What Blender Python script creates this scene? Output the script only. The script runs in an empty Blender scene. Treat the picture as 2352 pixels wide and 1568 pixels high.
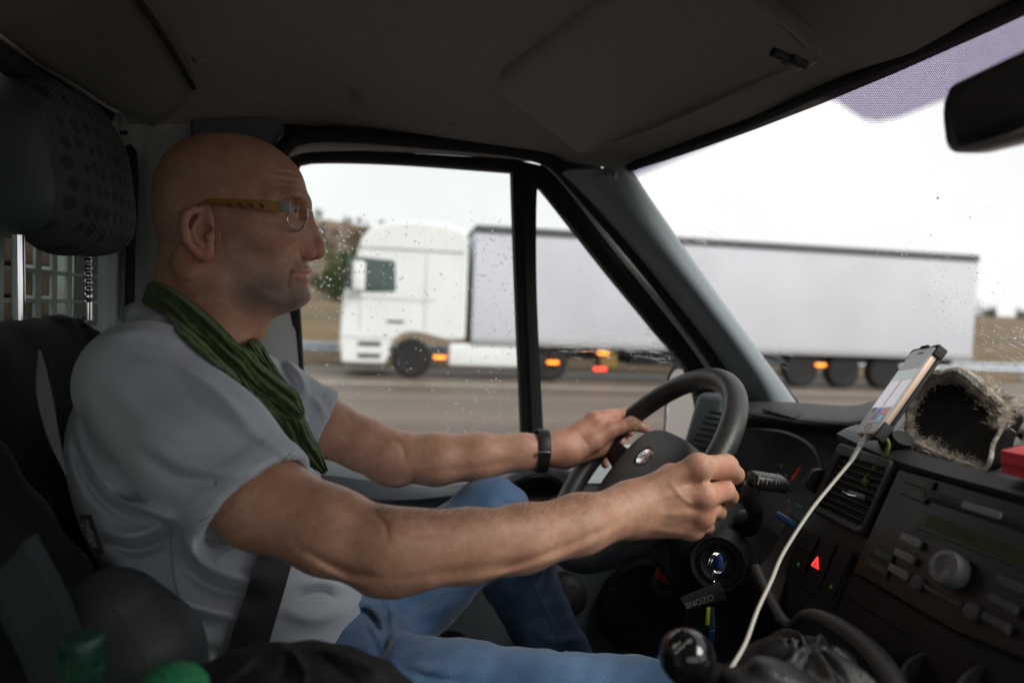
import bpy, math, random
import numpy as np
from mathutils import Vector, Matrix, noise as mnoise
from mathutils.bvhtree import BVHTree
rnd = random.Random(7)
nrng = np.random.default_rng(7)
S = bpy.context.scene
COL = S.collection
# ------------------------------------------------------------------ camera
F, CX, CY = 1568.0, 1176.0, 784.0            # reference picture 2352 x 1568, 24 mm on 36 mm
TH, PH, RO = math.radians(9.4), math.radians(-2.4), math.radians(2.3)
C0 = np.array([0, 0, 1.75])
fwd = np.array([math.sin(TH)*math.cos(PH), math.cos(TH)*math.cos(PH), math.sin(PH)])
r0 = np.array([math.cos(TH), -math.sin(TH), 0.0]); u0 = np.cross(r0, fwd)
rt = math.cos(RO)*r0 + math.sin(RO)*u0
up = -math.sin(RO)*r0 + math.cos(RO)*u0
cam = bpy.data.objects.new("camera", bpy.data.cameras.new("camera")); COL.objects.link(cam)
cam.data.lens = 24; cam.data.sensor_width = 36; cam.data.clip_start = 0.02; cam.data.clip_end = 3000
M = Matrix.Identity(4)
for i in range(3):
    M[i][0], M[i][1], M[i][2], M[i][3] = rt[i], up[i], -fwd[i], C0[i]
cam.matrix_world = M
cam.data.dof.use_dof = True; cam.data.dof.focus_distance = 0.88; cam.data.dof.aperture_fstop = 2.8
S.camera = cam
# ------------------------------------------------------------------ light
S.view_settings.view_transform = 'Standard'; S.view_settings.look = 'None'
S.view_settings.gamma = 1; S.view_settings.exposure = 0.85
W = bpy.data.worlds.new("World"); S.world = W; W.use_nodes = True
n = W.node_tree.nodes; l = W.node_tree.links; n.clear()
SUN_EL, SUN_ROT = math.radians(42), math.radians(134)     # sun behind the cloud, to the right of the van
sky = n.new('ShaderNodeTexSky'); sky.sky_type = 'NISHITA'; sky.sun_disc = False
sky.sun_elevation = SUN_EL; sky.sun_rotation = SUN_ROT
hs = n.new('ShaderNodeHueSaturation'); hs.inputs['Saturation'].default_value = 0.12
tc = n.new('ShaderNodeTexCoord'); nz = n.new('ShaderNodeTexNoise')
nz.inputs['Scale'].default_value = 2.2; nz.inputs['Detail'].default_value = 5; nz.inputs['Roughness'].default_value = .5
cr = n.new('ShaderNodeValToRGB'); cr.color_ramp.elements[0].position = .3; cr.color_ramp.elements[1].position = .72
cr.color_ramp.elements[0].color = (.80, .81, .82, 1); cr.color_ramp.elements[1].color = (1, .995, .98, 1)
sc = n.new('ShaderNodeVectorMath'); sc.operation = 'SCALE'; sc.inputs['Scale'].default_value = 6.6
mx = n.new('ShaderNodeMix'); mx.data_type = 'RGBA'; mx.inputs['Factor'].default_value = .88
bg = n.new('ShaderNodeBackground'); bg.inputs['Strength'].default_value = 0.1
wo = n.new('ShaderNodeOutputWorld')
l.new(sky.outputs[0], hs.inputs['Color']); l.new(tc.outputs['Generated'], nz.inputs['Vector'])
l.new(nz.outputs['Fac'], cr.inputs[0]); l.new(cr.outputs[0], sc.inputs[0])
l.new(hs.outputs[0], mx.inputs['A']); l.new(sc.outputs[0], mx.inputs['B'])
l.new(mx.outputs['Result'], bg.inputs['Color']); l.new(bg.outputs[0], wo.inputs[0])
sun = bpy.data.objects.new("sun", bpy.data.lights.new("sun", 'SUN')); COL.objects.link(sun)
sun.data.energy = 1.5; sun.data.angle = math.radians(30); sun.data.color = (1, .97, .92)
# direction the sun stands in: x forward, y left of the van
az = SUN_ROT
sd = Vector((math.sin(az)*math.cos(SUN_EL), math.cos(az)*math.cos(SUN_EL), math.sin(SUN_EL)))
sun.rotation_euler = (-sd).to_track_quat('-Z', 'Y').to_euler()
try:
    S.cycles.use_denoising = True; S.cycles.max_bounces = 10; S.cycles.transparent_max_bounces = 24
    S.cycles.diffuse_bounces = 6; S.cycles.sample_clamp_indirect = 6
except Exception: pass

# ------------------------------------------------------------------ geometry helpers
def ray(px, py): return fwd + (px-CX)/F*rt + (CY-py)/F*up
def P(px, py, Y): d = ray(px, py); return C0 + d*(Y/d[1])
def PX(px, py, X): d = ray(px, py); return C0 + d*(X/d[0])
def PZ(px, py, Z): d = ray(px, py); return C0 + d*((Z-1.75)/d[2])
def proj(p):
    q = np.asarray(p, float) - C0; z = q @ fwd
    return CX + F*(q @ rt)/z, CY - F*(q @ up)/z
def V(*a): return np.array(a, float)
def nrm(v): v = np.asarray(v, float); return v/max(np.linalg.norm(v), 1e-12)
def catmull(pts, n):
    """resample a polyline smoothly to n points"""
    p = np.asarray(pts, float); k = len(p)
    if k == 2: t = np.linspace(0, 1, n)[:, None]; return p[0]*(1-t)+p[1]*t
    q = np.vstack([2*p[0]-p[1], p, 2*p[-1]-p[-2]])
    seg = np.linalg.norm(np.diff(p, axis=0), axis=1); cum = np.r_[0, np.cumsum(seg)]
    out = []
    for s in np.linspace(0, cum[-1], n):
        i = min(int(np.searchsorted(cum, s, 'right'))-1, k-2); t = (s-cum[i])/max(seg[i], 1e-9)
        a, b, c, d = q[i:i+4]
        out.append(.5*((2*b)+(-a+c)*t+(2*a-5*b+4*c-d)*t*t+(-a+3*b-3*c+d)*t**3))
    return np.array(out)

def tree_world_loc(o):
    v = Vector((0, 0, 0))
    while o is not None:
        v += o.location + o.matrix_parent_inverse.translation if o.parent else o.location
        o = o.parent
    return v
def set_parent(o, p):
    o.parent = p
    if p is not None: o.matrix_parent_inverse = Matrix.Translation(-tree_world_loc(p))
def tag(o, label=None, cat=None, group=None, kind=None):
    if label: o['label'] = label
    if cat: o['category'] = cat
    if group: o['group'] = group
    if kind: o['kind'] = kind
    return o
def thing(name, label, cat, loc=(0, 0, 0), group=None):
    o = bpy.data.objects.new(name, None); COL.objects.link(o); o.location = loc; o.empty_display_size = .05
    return tag(o, label, cat, group)
def mesh_obj(name, verts, faces, mat, parent=None, smooth=True, auto=None):
    me = bpy.data.meshes.new(name)
    me.from_pydata([tuple(map(float, v)) for v in verts], [], [tuple(map(int, f)) for f in faces]); me.validate(); me.update()
    if mat is not None:
        me.materials.append(mat)
    if smooth:
        me.polygons.foreach_set('use_smooth', [True]*len(me.polygons))
    o = bpy.data.objects.new(name, me); COL.objects.link(o)
    set_parent(o, parent)
    if auto is not None and smooth:
        try: me.set_sharp_from_angle(angle=math.radians(auto))
        except Exception: pass
    return o
class MB:
    """collects shapes into one mesh"""
    def __init__(s): s.v = []; s.f = []
    def add(s, v, f):
        o = len(s.v); s.v.extend([tuple(x) for x in v]); s.f.extend([tuple(i+o for i in q) for q in f]); return s
    def build(s, name, mat, parent=None, smooth=True, auto=35): return mesh_obj(name, s.v, s.f, mat, parent, smooth, auto)
    # ---- shapes
    def grid(s, rows, thick=0, closed_u=False, closed_v=False, cap=False, nd=None):
        """rows: list of equal-length point lists. thick>0 gives a slab (offset along -normal or nd)"""
        R = np.asarray(rows, float); a, b = R.shape[:2]; f = []
        def idx(i, j): return (i % a)*b + (j % b)
        for i in range(a if closed_u else a-1):
            for j in range(b if closed_v else b-1):
                f.append((idx(i, j), idx(i+1, j), idx(i+1, j+1), idx(i, j+1)))
        v = R.reshape(-1, 3)
        if thick:
            if nd is None:
                N = np.zeros_like(R)
                du = np.gradient(R, axis=0) if a > 1 else 0; dv = np.gradient(R, axis=1)
                N = np.cross(du, dv); N /= np.maximum(np.linalg.norm(N, axis=2, keepdims=True), 1e-9)
            else: N = np.broadcast_to(nrm(nd), R.shape)
            v2 = (R - N*thick).reshape(-1, 3); o = a*b
            f2 = [tuple(reversed([k+o for k in q])) for q in f]
            e = []
            if not closed_v:
                for i in range(a if closed_u else a-1):
                    e.append((idx(i, 0), idx(i, 0)+o, idx(i+1, 0)+o, idx(i+1, 0)))
                    e.append((idx(i+1, b-1), idx(i+1, b-1)+o, idx(i, b-1)+o, idx(i, b-1)))
            if not closed_u:
                for j in range(b if closed_v else b-1):
                    e.append((idx(0, j+1), idx(0, j+1)+o, idx(0, j)+o, idx(0, j)))
                    e.append((idx(a-1, j), idx(a-1, j)+o, idx(a-1, j+1)+o, idx(a-1, j+1)))
            v = np.vstack([v, v2]); f = f+f2+e
        if cap and closed_v:
            f.append(tuple(reversed(range(b)))); f.append(tuple((a-1)*b+j for j in range(b)))
        return s.add(v, f)
    def loft(s, rows, nu, nv, thick=0, nd=None):
        """smooth surface through rows of control points"""
        m = [catmull(r, nv) for r in rows]; m = np.array(m)
        g = np.stack([catmull(m[:, j], nu) for j in range(nv)], 1)
        return s.grid(g, thick, nd=nd)
    def tube(s, pts, r, k=10, n=None, flat=1.0, upv=None, cap=True, closed=False):
        pts = catmull(pts, n) if n else np.asarray(pts, float)
        m = len(pts); rr = np.broadcast_to(np.interp(np.linspace(0, 1, m), np.linspace(0, 1, len(np.atleast_1d(r))), np.atleast_1d(r)), (m,))
        if closed: T = np.roll(pts, -1, 0)-np.roll(pts, 1, 0)
        else: T = np.gradient(pts, axis=0)
        T /= np.maximum(np.linalg.norm(T, axis=1, keepdims=True), 1e-9)
        u = nrm(upv) if upv is not None else None
        if u is None:
            u = V(0, 0, 1) if abs(T[0][2]) < .9 else V(1, 0, 0)
        rows = []; a = u
        for i in range(m):
            a = (u if upv is not None else a); a = nrm(a - T[i]*(a @ T[i])); b = np.cross(T[i], a)
            t = np.linspace(0, 2*np.pi, k, endpoint=False)
            rows.append(pts[i]+rr[i]*(np.cos(t)[:, None]*a*flat+np.sin(t)[:, None]*b))
        return s.grid(rows, closed_v=True, closed_u=closed, cap=cap and not closed)
    def box(s, c, size, ax=None, bev=0.0):
        """box with bevelled edges; ax = 3 axis rows"""
        A = np.eye(3) if ax is None else np.array([nrm(x) for x in ax]); h = np.asarray(size, float)/2
        bev = min(bev, h.min()*.98)
        if bev <= 0:
            v = [c + (x*h[0]*A[0]+y*h[1]*A[1]+z*h[2]*A[2]) for x in (-1, 1) for y in (-1, 1) for z in (-1, 1)]
            return s.add(v, [(0, 1, 3, 2), (4, 6, 7, 5), (0, 4, 5, 1), (2, 3, 7, 6), (0, 2, 6, 4), (1, 5, 7, 3)])
        # rounded box: sphere-like subdivided cube
        k = 3; v = {}; vs = []; fs = []
        ts = [-1]+[-1+0]  # placeholder
        prm = [(-1, -1), (-1, -.7071), (-1, 0)]
        steps = []
        for sgn in (-1, 1):
            angs = [0, .5, 1]
            steps += [(sgn, a) for a in (angs if sgn < 0 else angs[::-1])]
        # parametrize each axis by 6 samples: inner-offset direction
        lin = [(-1, math.tan(math.radians(-45))), (-1, math.tan(math.radians(-22.5))), (-1, 0), (1, 0), (1, math.tan(math.radians(22.5))), (1, math.tan(math.radians(45)))]
        def pt(face, i, j):
            a = [0, 0, 0]; core = [0, 0, 0]
            ax0, sg = face; o = [k for k in range(3) if k != ax0]
            a[ax0] = sg; a[o[0]] = lin[i][1]; a[o[1]] = lin[j][1]
            core[ax0] = sg*(h[ax0]-bev); core[o[0]] = lin[i][0]*(h[o[0]]-bev); core[o[1]] = lin[j][0]*(h[o[1]]-bev)
            d = nrm(a); p = np.array(core)+bev*d
            key = tuple(np.round(p, 7))
            if key not in v:
                v[key] = len(vs); vs.append(c+p[0]*A[0]+p[1]*A[1]+p[2]*A[2])
            return v[key]
        for ax0 in range(3):
            for sg in (-1, 1):
                for i in range(5):
                    for j in range(5):
                        q = [pt((ax0, sg), i, j), pt((ax0, sg), i+1, j), pt((ax0, sg), i+1, j+1), pt((ax0, sg), i, j+1)]
                        flip = (sg < 0) ^ (ax0 == 1)
                        fs.append(tuple(reversed(q)) if flip else tuple(q))
        return s.add(vs, fs)
    def prism(s, poly, d, bev=0, taper=0):
        """3-D polygon (planar, ordered) extruded by vector d"""
        p = np.asarray(poly, float); k = len(p); d = np.asarray(d, float)
        c = p.mean(0)
        if bev:
            L = np.linalg.norm(d); e = d/L
            # inset ring
            def inset(q, t):
                out = []
                for i in range(k):
                    a = nrm(q[i-1]-q[i]); b = nrm(q[(i+1) % k]-q[i]); m = a+b
                    nn = nrm(np.cross(e, b)); w = nrm(m) if np.linalg.norm(m) > 1e-6 else nn
                    sgn = 1 if w @ (c-q[i]) > 0 else -1
                    if abs(np.linalg.norm(m)) < .05: w = nn if nn@(c-q[i]) > 0 else -nn; sgn = 1
                    out.append(q[i]+sgn*w*t)
                return np.array(out)
            rings = [inset(p, bev), inset(p, bev*.3)+e*bev*.3, p+e*bev, p+d-e*bev, inset(p, bev*.3)+d-e*bev*.3, inset(p, bev)+d]
        else: rings = [p, p+d]
        return s.grid(rings, closed_v=True, cap=True)
    def lathe(s, c, axis, prof, k=32):
        """prof: list of (radius, height along axis)"""
        a = nrm(axis); b = nrm(np.cross(a, V(0, 0, 1) if abs(a[2]) < .9 else V(1, 0, 0))); d = np.cross(a, b)
        t = np.linspace(0, 2*np.pi, k, endpoint=False)
        rows = [c+a*h+r*(np.cos(t)[:, None]*b+np.sin(t)[:, None]*d) for r, h in prof]
        return s.grid(rows, closed_v=True, cap=True)
def rrect(c, ax, ay, w, h, r, k=5):
    """rounded rectangle loop"""
    out = []; ax = nrm(ax); ay = nrm(ay); r = min(r, w/2, h/2)
    for (sx, sy, a0) in ((1, 1, 0), (-1, 1, 90), (-1, -1, 180), (1, -1, 270)):
        for i in range(k+1):
            a = math.radians(a0+90*i/k)
            out.append(c+ax*(sx*(w/2-r)+r*math.cos(a))+ay*(sy*(h/2-r)+r*math.sin(a)))
    return np.array(out)
def round_poly(pts, r, k=5):
    """round the corners of a (3-D) polygon by distance r (scalar or list)"""
    p = np.asarray(pts, float); out = []; m = len(p)
    for i in range(m):
        ri = r[i] if hasattr(r, '__len__') else r
        a = p[i-1]-p[i]; b = p[(i+1) % m]-p[i]
        t = min(ri, np.linalg.norm(a)*.48, np.linalg.norm(b)*.48)
        q0 = p[i]+nrm(a)*t; q1 = p[i]+nrm(b)*t
        for j in range(k+1):
            u = j/k; out.append((1-u)**2*q0+2*u*(1-u)*p[i]+u*u*q1)
    return np.array(out)
def text_obj(name, s, mat, parent, c, ax, ay, h, depth=.0003, shear=0, center=True, space=1):
    cu = bpy.data.curves.new(name, 'FONT'); cu.body = s; cu.size = 1; cu.extrude = 0; cu.shear = shear
    cu.align_x = 'CENTER' if center else 'LEFT'; cu.align_y = 'CENTER'; cu.space_character = space
    t = bpy.data.objects.new(name, cu); COL.objects.link(t)
    dg = bpy.context.evaluated_depsgraph_get(); me = bpy.data.meshes.new_from_object(t.evaluated_get(dg))
    vs = np.array([v.co[:] for v in me.vertices]) if len(me.vertices) else np.zeros((0, 3)); fs = [tuple(p.vertices) for p in me.polygons]
    bpy.data.objects.remove(t); bpy.data.curves.remove(cu); bpy.data.meshes.remove(me)
    ax = nrm(ax); ay = nrm(ay); az_ = np.cross(ax, ay); sc_ = h/.7
    w = [c+ax*v[0]*sc_+ay*v[1]*sc_+az_*depth for v in vs]
    return mesh_obj(name, w, fs, mat, parent, smooth=False)

# ------------------------------------------------------------------ materials
def mat(name, col, rough=.6, metal=0, noise=None, bump=None, spec=.5, coat=0, sheen=0, sub=None, emit=None, trans=0, ior=1.45, alpha=None):
    """noise=(scale, amount[, second colour]); bump=(scale, strength[, distance])"""
    m = bpy.data.materials.new(name); m.use_nodes = True; t = m.node_tree; b = t.nodes['Principled BSDF']
    b.inputs['Base Color'].default_value = (*col, 1); b.inputs['Roughness'].default_value = rough; b.inputs['Metallic'].default_value = metal
    b.inputs['Specular IOR Level'].default_value = spec; b.inputs['Coat Weight'].default_value = coat; b.inputs['Sheen Weight'].default_value = sheen
    b.inputs['Transmission Weight'].default_value = trans; b.inputs['IOR'].default_value = ior
    if emit: b.inputs['Emission Color'].default_value = (*emit[0], 1); b.inputs['Emission Strength'].default_value = emit[1]
    if sub: b.inputs['Subsurface Weight'].default_value = sub[0]; b.inputs['Subsurface Radius'].default_value = sub[1]; b.inputs['Subsurface Scale'].default_value = 1
    tc = t.nodes.new('ShaderNodeTexCoord')
    if noise:
        nz = t.nodes.new('ShaderNodeTexNoise'); nz.inputs['Scale'].default_value = noise[0]; nz.inputs['Detail'].default_value = 6
        t.links.new(tc.outputs['Object'], nz.inputs['Vector'])
        r = t.nodes.new('ShaderNodeValToRGB'); a = noise[1]
        c2 = noise[2] if len(noise) > 2 else tuple(min(1, c*(1+a)) for c in col)
        r.color_ramp.elements[0].color = (*[c*(1-a) for c in col], 1); r.color_ramp.elements[1].color = (*c2, 1)
        r.color_ramp.elements[0].position = .32; r.color_ramp.elements[1].position = .68
        t.links.new(nz.outputs['Fac'], r.inputs[0]); t.links.new(r.outputs[0], b.inputs['Base Color'])
        rm = t.nodes.new('ShaderNodeMapRange'); rm.inputs['To Min'].default_value = max(0, rough-.1); rm.inputs['To Max'].default_value = min(1, rough+.1)
        t.links.new(nz.outputs['Fac'], rm.inputs['Value']); t.links.new(rm.outputs[0], b.inputs['Roughness'])
    if bump:
        n2 = t.nodes.new('ShaderNodeTexNoise'); n2.inputs['Scale'].default_value = bump[0]; n2.inputs['Detail'].default_value = 3
        t.links.new(tc.outputs['Object'], n2.inputs['Vector'])
        bp = t.nodes.new('ShaderNodeBump'); bp.inputs['Strength'].default_value = bump[1]; bp.inputs['Distance'].default_value = bump[2] if len(bump) > 2 else .001
        t.links.new(n2.outputs['Fac'], bp.inputs['Height']); t.links.new(bp.outputs[0], b.inputs['Normal'])
    return m
def glass_mat(name, tint=(.97, .985, .98), refl=.06):
    m = bpy.data.materials.new(name); m.use_nodes = True; t = m.node_tree; t.nodes.clear()
    o = t.nodes.new('ShaderNodeOutputMaterial'); a = t.nodes.new('ShaderNodeBsdfTransparent'); a.inputs[0].default_value = (*tint, 1)
    g = t.nodes.new('ShaderNodeBsdfGlossy'); g.inputs['Roughness'].default_value = .02
    fr = t.nodes.new('ShaderNodeFresnel'); fr.inputs[0].default_value = 1.25
    mxs = t.nodes.new('ShaderNodeMixShader'); t.links.new(fr.outputs[0], mxs.inputs[0]); t.links.new(a.outputs[0], mxs.inputs[1]); t.links.new(g.outputs[0], mxs.inputs[2])
    t.links.new(mxs.outputs[0], o.inputs[0]); return m
m_black = mat('black rubber', (.012, .012, .013), .75, bump=(400, .2))
m_dark = mat('dark dashboard plastic', (.017, .017, .018), .55, noise=(30, .15), bump=(1500, .35, .0006))
m_darkm = mat('matt black plastic', (.011, .011, .012), .6, bump=(900, .2, .0005))
m_grey = mat('grey blue door plastic', (.13, .155, .17), .5, noise=(14, .08), bump=(1300, .2, .0004))
m_pillar = mat('grey pillar trim', (.22, .255, .275), .38, bump=(900, .12, .0004))
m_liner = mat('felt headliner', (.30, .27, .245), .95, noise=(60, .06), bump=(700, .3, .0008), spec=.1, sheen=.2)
m_white = mat('white painted metal', (.7, .71, .7), .45, noise=(9, .06))
m_pale = mat('pale bulkhead paint', (.52, .60, .54), .6, noise=(16, .18), bump=(40, .2, .001))
m_chrome = mat('chrome', (.75, .75, .77), .14, metal=1)
m_glass = glass_mat('window glass')
# ================================================================== outside
def ground_mat(name, c1, c2, scale, rough, rough2=None, bump=.4, stretch=None):
    m = bpy.data.materials.new(name); m.use_nodes = True; t = m.node_tree; b = t.nodes['Principled BSDF']
    tc = t.nodes.new('ShaderNodeTexCoord'); mp = t.nodes.new('ShaderNodeMapping')
    if stretch: mp.inputs['Scale'].default_value = stretch
    t.links.new(tc.outputs['Object'], mp.inputs[0])
    nz = t.nodes.new('ShaderNodeTexNoise'); nz.inputs['Scale'].default_value = scale; nz.inputs['Detail'].default_value = 8; nz.inputs['Roughness'].default_value = .6
    t.links.new(mp.outputs[0], nz.inputs['Vector'])
    r = t.nodes.new('ShaderNodeValToRGB'); r.color_ramp.elements[0].color = (*c1, 1); r.color_ramp.elements[1].color = (*c2, 1)
    r.color_ramp.elements[0].position = .35; r.color_ramp.elements[1].position = .65
    t.links.new(nz.outputs['Fac'], r.inputs[0]); t.links.new(r.outputs[0], b.inputs['Base Color'])
    rm = t.nodes.new('ShaderNodeMapRange'); rm.inputs['To Min'].default_value = rough; rm.inputs['To Max'].default_value = rough2 or rough
    t.links.new(nz.outputs['Fac'], rm.inputs[0]); t.links.new(rm.outputs[0], b.inputs['Roughness'])
    n2 = t.nodes.new('ShaderNodeTexNoise'); n2.inputs['Scale'].default_value = scale*40; t.links.new(tc.outputs['Object'], n2.inputs['Vector'])
    bp = t.nodes.new('ShaderNodeBump'); bp.inputs['Strength'].default_value = bump; bp.inputs['Distance'].default_value = .02
    t.links.new(n2.outputs[0], bp.inputs['Height']); t.links.new(bp.outputs[0], b.inputs['Normal'])
    return m
m_road = ground_mat('wet asphalt', (.082, .058, .043), (.160, .121, .092), .35, .45, .7, .3, (.05, 1.6, 1))
m_line = mat('road paint', (.42, .40, .37), .6, noise=(3, .3))
m_meadow = ground_mat('autumn meadow', (.085, .066, .03), (.155, .10, .05), .25, .95, 1, .5)
m_hill = ground_mat('autumn hillside', (.085, .066, .042), (.165, .105, .062), .05, .95, 1, .5)

mb = MB(); mb.grid([[(x, y, 0) for y in np.linspace(-60, 20.4, 30)] for x in np.linspace(-400, 700, 60)])
tag(mb.build('road', m_road), kind='structure')
mb = MB()
for y, w in ((15.9, .22), (19.95, .2), (8.6, .15)):
    if y == 8.6: continue
    mb.grid([[(x, y, .004), (x, y+w, .004)] for x in np.linspace(-200, 400, 40)])
tag(mb.build('road_marking', m_line), kind='structure')
# land rises away from the road; higher towards the rear of the van than ahead of it
def land(x, y):
    d = max(0, y-20.4)
    lift = .035*d + 1.3*(1-math.exp(-d/14))
    e = max(0, min(1, (d-35)/100)); e = e*e*(3-2*e)
    hh = 15.0/(1+math.exp((x-25)/22)) + 1.0
    z = .02 + lift*(.95 if x < 10 else .75) + e*hh + .35*math.sin(x*.11+y*.07)*min(1, d/20)
    return z
ys = np.r_[np.linspace(20.4, 60, 34), np.linspace(63, 170, 40), np.linspace(200, 900, 10)]
xs = np.r_[np.linspace(-400, -80, 10), np.linspace(-70, 130, 81), np.linspace(150, 700, 14)]
mb = MB(); mb.grid([[(x, y, land(x, y)) for y in ys if y <= 62] for x in xs]); tag(mb.build('grass_verge', m_meadow), kind='structure')
mb = MB(); mb.grid([[(x, y, land(x, y)) for y in ys if y >= 60] for x in xs]); tag(mb.build('hillside', m_hill), kind='structure')
mb = MB(); mb.grid([[(x, y, -.6) for y in np.linspace(-900, 900, 8)] for x in np.linspace(-900, 1200, 8)]); tag(mb.build('ground', m_meadow), kind='structure')

# ---- trees beyond the road: tapered trunk with limbs, crown of leaf clumps
def leaf_mat(name, c, var=.5):
    m = mat(name, c, .8, noise=(1.3, var), spec=.2); return m
m_bark = mat('bark', (.06, .045, .035), .9, noise=(5, .4), bump=(20, .6, .01))
leafs = [leaf_mat('rust brown leaves', (.12, .062, .032)), leaf_mat('olive leaves', (.085, .075, .025)), leaf_mat('fresh green leaves', (.045, .074, .020)), leaf_mat('dark evergreen leaves', (.03, .045, .022))]
def make_tree(name, h, w, lm, seed, low=.25):
    r = random.Random(seed)
    root = thing(name, 'tree', 'tree')
    mb = MB(); mb.tube([(0, 0, -.3), (.05*h*.1, 0, h*.35), (0, .03*h, h*.75)], [h*.028, h*.02, h*.006], 8, 8)
    tips = []
    for k in range(9):
        a = r.uniform(0, 6.28); z0 = h*r.uniform(.25, .6); L = w*r.uniform(.35, .5)
        e = V(math.cos(a)*L, math.sin(a)*L, z0+h*r.uniform(.12, .3)); tips.append(e)
        mb.tube([(0, 0, z0), (e[0]*.5, e[1]*.5, z0+(e[2]-z0)*.6), e], [h*.011, h*.004], 6, 5)
    mb.build('trunk', m_bark, root)
    mb = MB(); cl = []
    for k in range(46):
        a = r.uniform(0, 6.28); u = r.uniform(low, 1); rad = w*.5*math.sqrt(max(.05, 1-((u-.55)/.5)**2))*r.uniform(.45, 1.05)
        cl.append((math.cos(a)*rad, math.sin(a)*rad, h*u*.96, w*r.uniform(.07, .15)))
    vs = []; fs = []
    for (x, y, z, q) in cl:
        for j in range(60):
            d = nrm((r.gauss(0, 1), r.gauss(0, 1), r.gauss(0, 1))); p = V(x, y, z)+d*q*(r.random()**.4)
            n1 = nrm((r.gauss(0, 1), r.gauss(0, 1), r.gauss(0, 1))); n2 = nrm(np.cross(n1, d+.01)); s_ = w*.018*r.uniform(.7, 1.6)
            i = len(vs); vs += [p-n1*s_, p+n2*s_*.6, p+n1*s_, p-n2*s_*.6]; fs.append((i, i+1, i+2, i+3))
    mb.add(vs, fs); mb.build('crown', lm, root, smooth=False)
    return root
protos = [make_tree('broadleaf_tree', 7, 6, leafs[0], 1), make_tree('broadleaf_tree', 6, 6, leafs[1], 2, .12), make_tree('bush', 3.2, 4, leafs[2], 3, .05), make_tree('evergreen_tree', 9, 5, leafs[3], 4, .1)]
def dup_tree(pr, loc, rz, s):
    r = pr.copy(); COL.objects.link(r); r.location = loc; r.rotation_euler = (0, 0, rz); r.scale = (s, s, s)
    for ch in pr.children:
        c = ch.copy(); COL.objects.link(c); c.parent = r
    return r
spots = []
tr = random.Random(5)
LAB = ['rust brown autumn tree on the hillside skyline left of the truck cab', 'olive autumn tree halfway up the slope left of the truck cab', 'green bush on the verge just ahead of the truck cab', 'dark evergreen on the low skyline behind the trailer end']
for i in range(48):
    Y = tr.uniform(95, 145); px = tr.uniform(560, 1130); q = P(px, 700, Y); spots.append((0 if tr.random() < .5 else (3 if tr.random() < .5 else 1), q[0], Y, tr.uniform(.22, .42), 'trees on the hillside left of the truck'))
for i in range(20):
    Y = tr.uniform(66, 92); px = tr.uniform(560, 1100); q = P(px, 700, Y); spots.append((1 if tr.random() < .75 else 2, q[0], Y, tr.uniform(.3, .6), 'trees halfway up the slope'))
for px, Y, s_ in ((792, 46, 1.0), (812, 50, 1.1), (770, 58, .8), (840, 52, .9)):
    q = P(px, 700, Y); spots.append((2, q[0], Y, s_, 'green bushes left of the cab'))
for i in range(26):
    Y = tr.uniform(100, 170); px = tr.uniform(2150, 2500); q = P(px, 700, Y); spots.append((3 if tr.random() < .5 else 1, q[0], Y, tr.uniform(.25, .42), 'trees on the low skyline beyond the trailer'))
first = [True]*4
SHORT = ['rust brown autumn tree', 'olive brown autumn tree', 'leafy green bush', 'dark green evergreen']
KIND = ['rust brown autumn tree with a ragged crown', 'olive brown autumn tree with a low crown', 'leafy green bush', 'dark green evergreen tree']
for k, x, y, s_, g in spots:
    rz = tr.uniform(0, 6.28)
    if first[k]:
        o = protos[k]; first[k] = False; o.location = (x, y, land(x, y)); o.rotation_euler = (0, 0, rz); o.scale = (s_,)*3
    else: o = dup_tree(protos[k], (x, y, land(x, y)), rz, s_)
    where = {'trees on the hillside left of the truck': 'on the hillside behind the white truck cab', 'trees halfway up the slope': 'halfway up the slope behind the white truck cab',
             'green bushes left of the cab': 'at the foot of the slope by the truck cab', 'trees on the low skyline beyond the trailer': 'on the low skyline past the trailer end'}[g]
    tag(o, SHORT[k]+' '+where, 'bush' if k == 2 else 'tree', KIND[k]+', '+g)

# ---- guard rail beyond the far lanes
m_galv = mat('galvanised steel', (.42, .46, .50), .45, metal=.6, noise=(4, .2))
m_galv.node_tree.nodes['Principled BSDF'].inputs['Metallic'].default_value = .5
gr = thing('guard_rail', 'long galvanised steel guard rail along the far edge of the road', 'guard rail', (0, 20.9, 0))
mb = MB(); rows = []
prof = [(.0, .36), (-.05, .40), (-.06, .45), (-.02, .50), (-.02, .54), (-.06, .59), (-.05, .64), (0, .68)]
for x in np.linspace(-120, 160, 60): rows.append([(x, 20.75+a, b) for a, b in prof])
mb.grid(rows, thick=.006); mb.build('rail_beam', m_galv, gr)
for k in range(-14, 34):
    mb = MB(); mb.box(V(k*2.6+1, 20.84, .28), (.06, .12, .8), bev=.01); mb.build('post', m_galv, gr)

# ---- articulated truck on the far lanes
TY = 17.3
m_tw = mat('white truck paint', (.80, .81, .81), .35, noise=(1.2, .04), coat=.3)
m_tg = mat('pale grey trailer curtain', (.60, .61, .665), .6, noise=(.5, .07), bump=(1.2, .5, .03))
m_tdk = mat('dark truck chassis', (.02, .021, .023), .6, noise=(3, .3))
m_trail = mat('dark trailer roof rail', (.085, .088, .094), .6)
m_tgl = mat('cab side glass', (.05, .075, .07), .08, spec=.8)
m_org = mat('orange marker lamp', (.9, .25, .02), .3, emit=((1, .24, .02), 2.2)); m_redl = mat('red marker lamp', (.8, .04, .03), .3, emit=((1, .05, .03), 2.0))
m_tyre = mat('truck tyre', (.018, .018, .019), .85); m_rim = mat('wheel rim', (.45, .46, .47), .4, metal=.4)
trk = thing('articulated_truck', 'white articulated truck with pale grey trailer on the far lanes', 'truck', (2, TY+1.2, 0))
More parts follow.
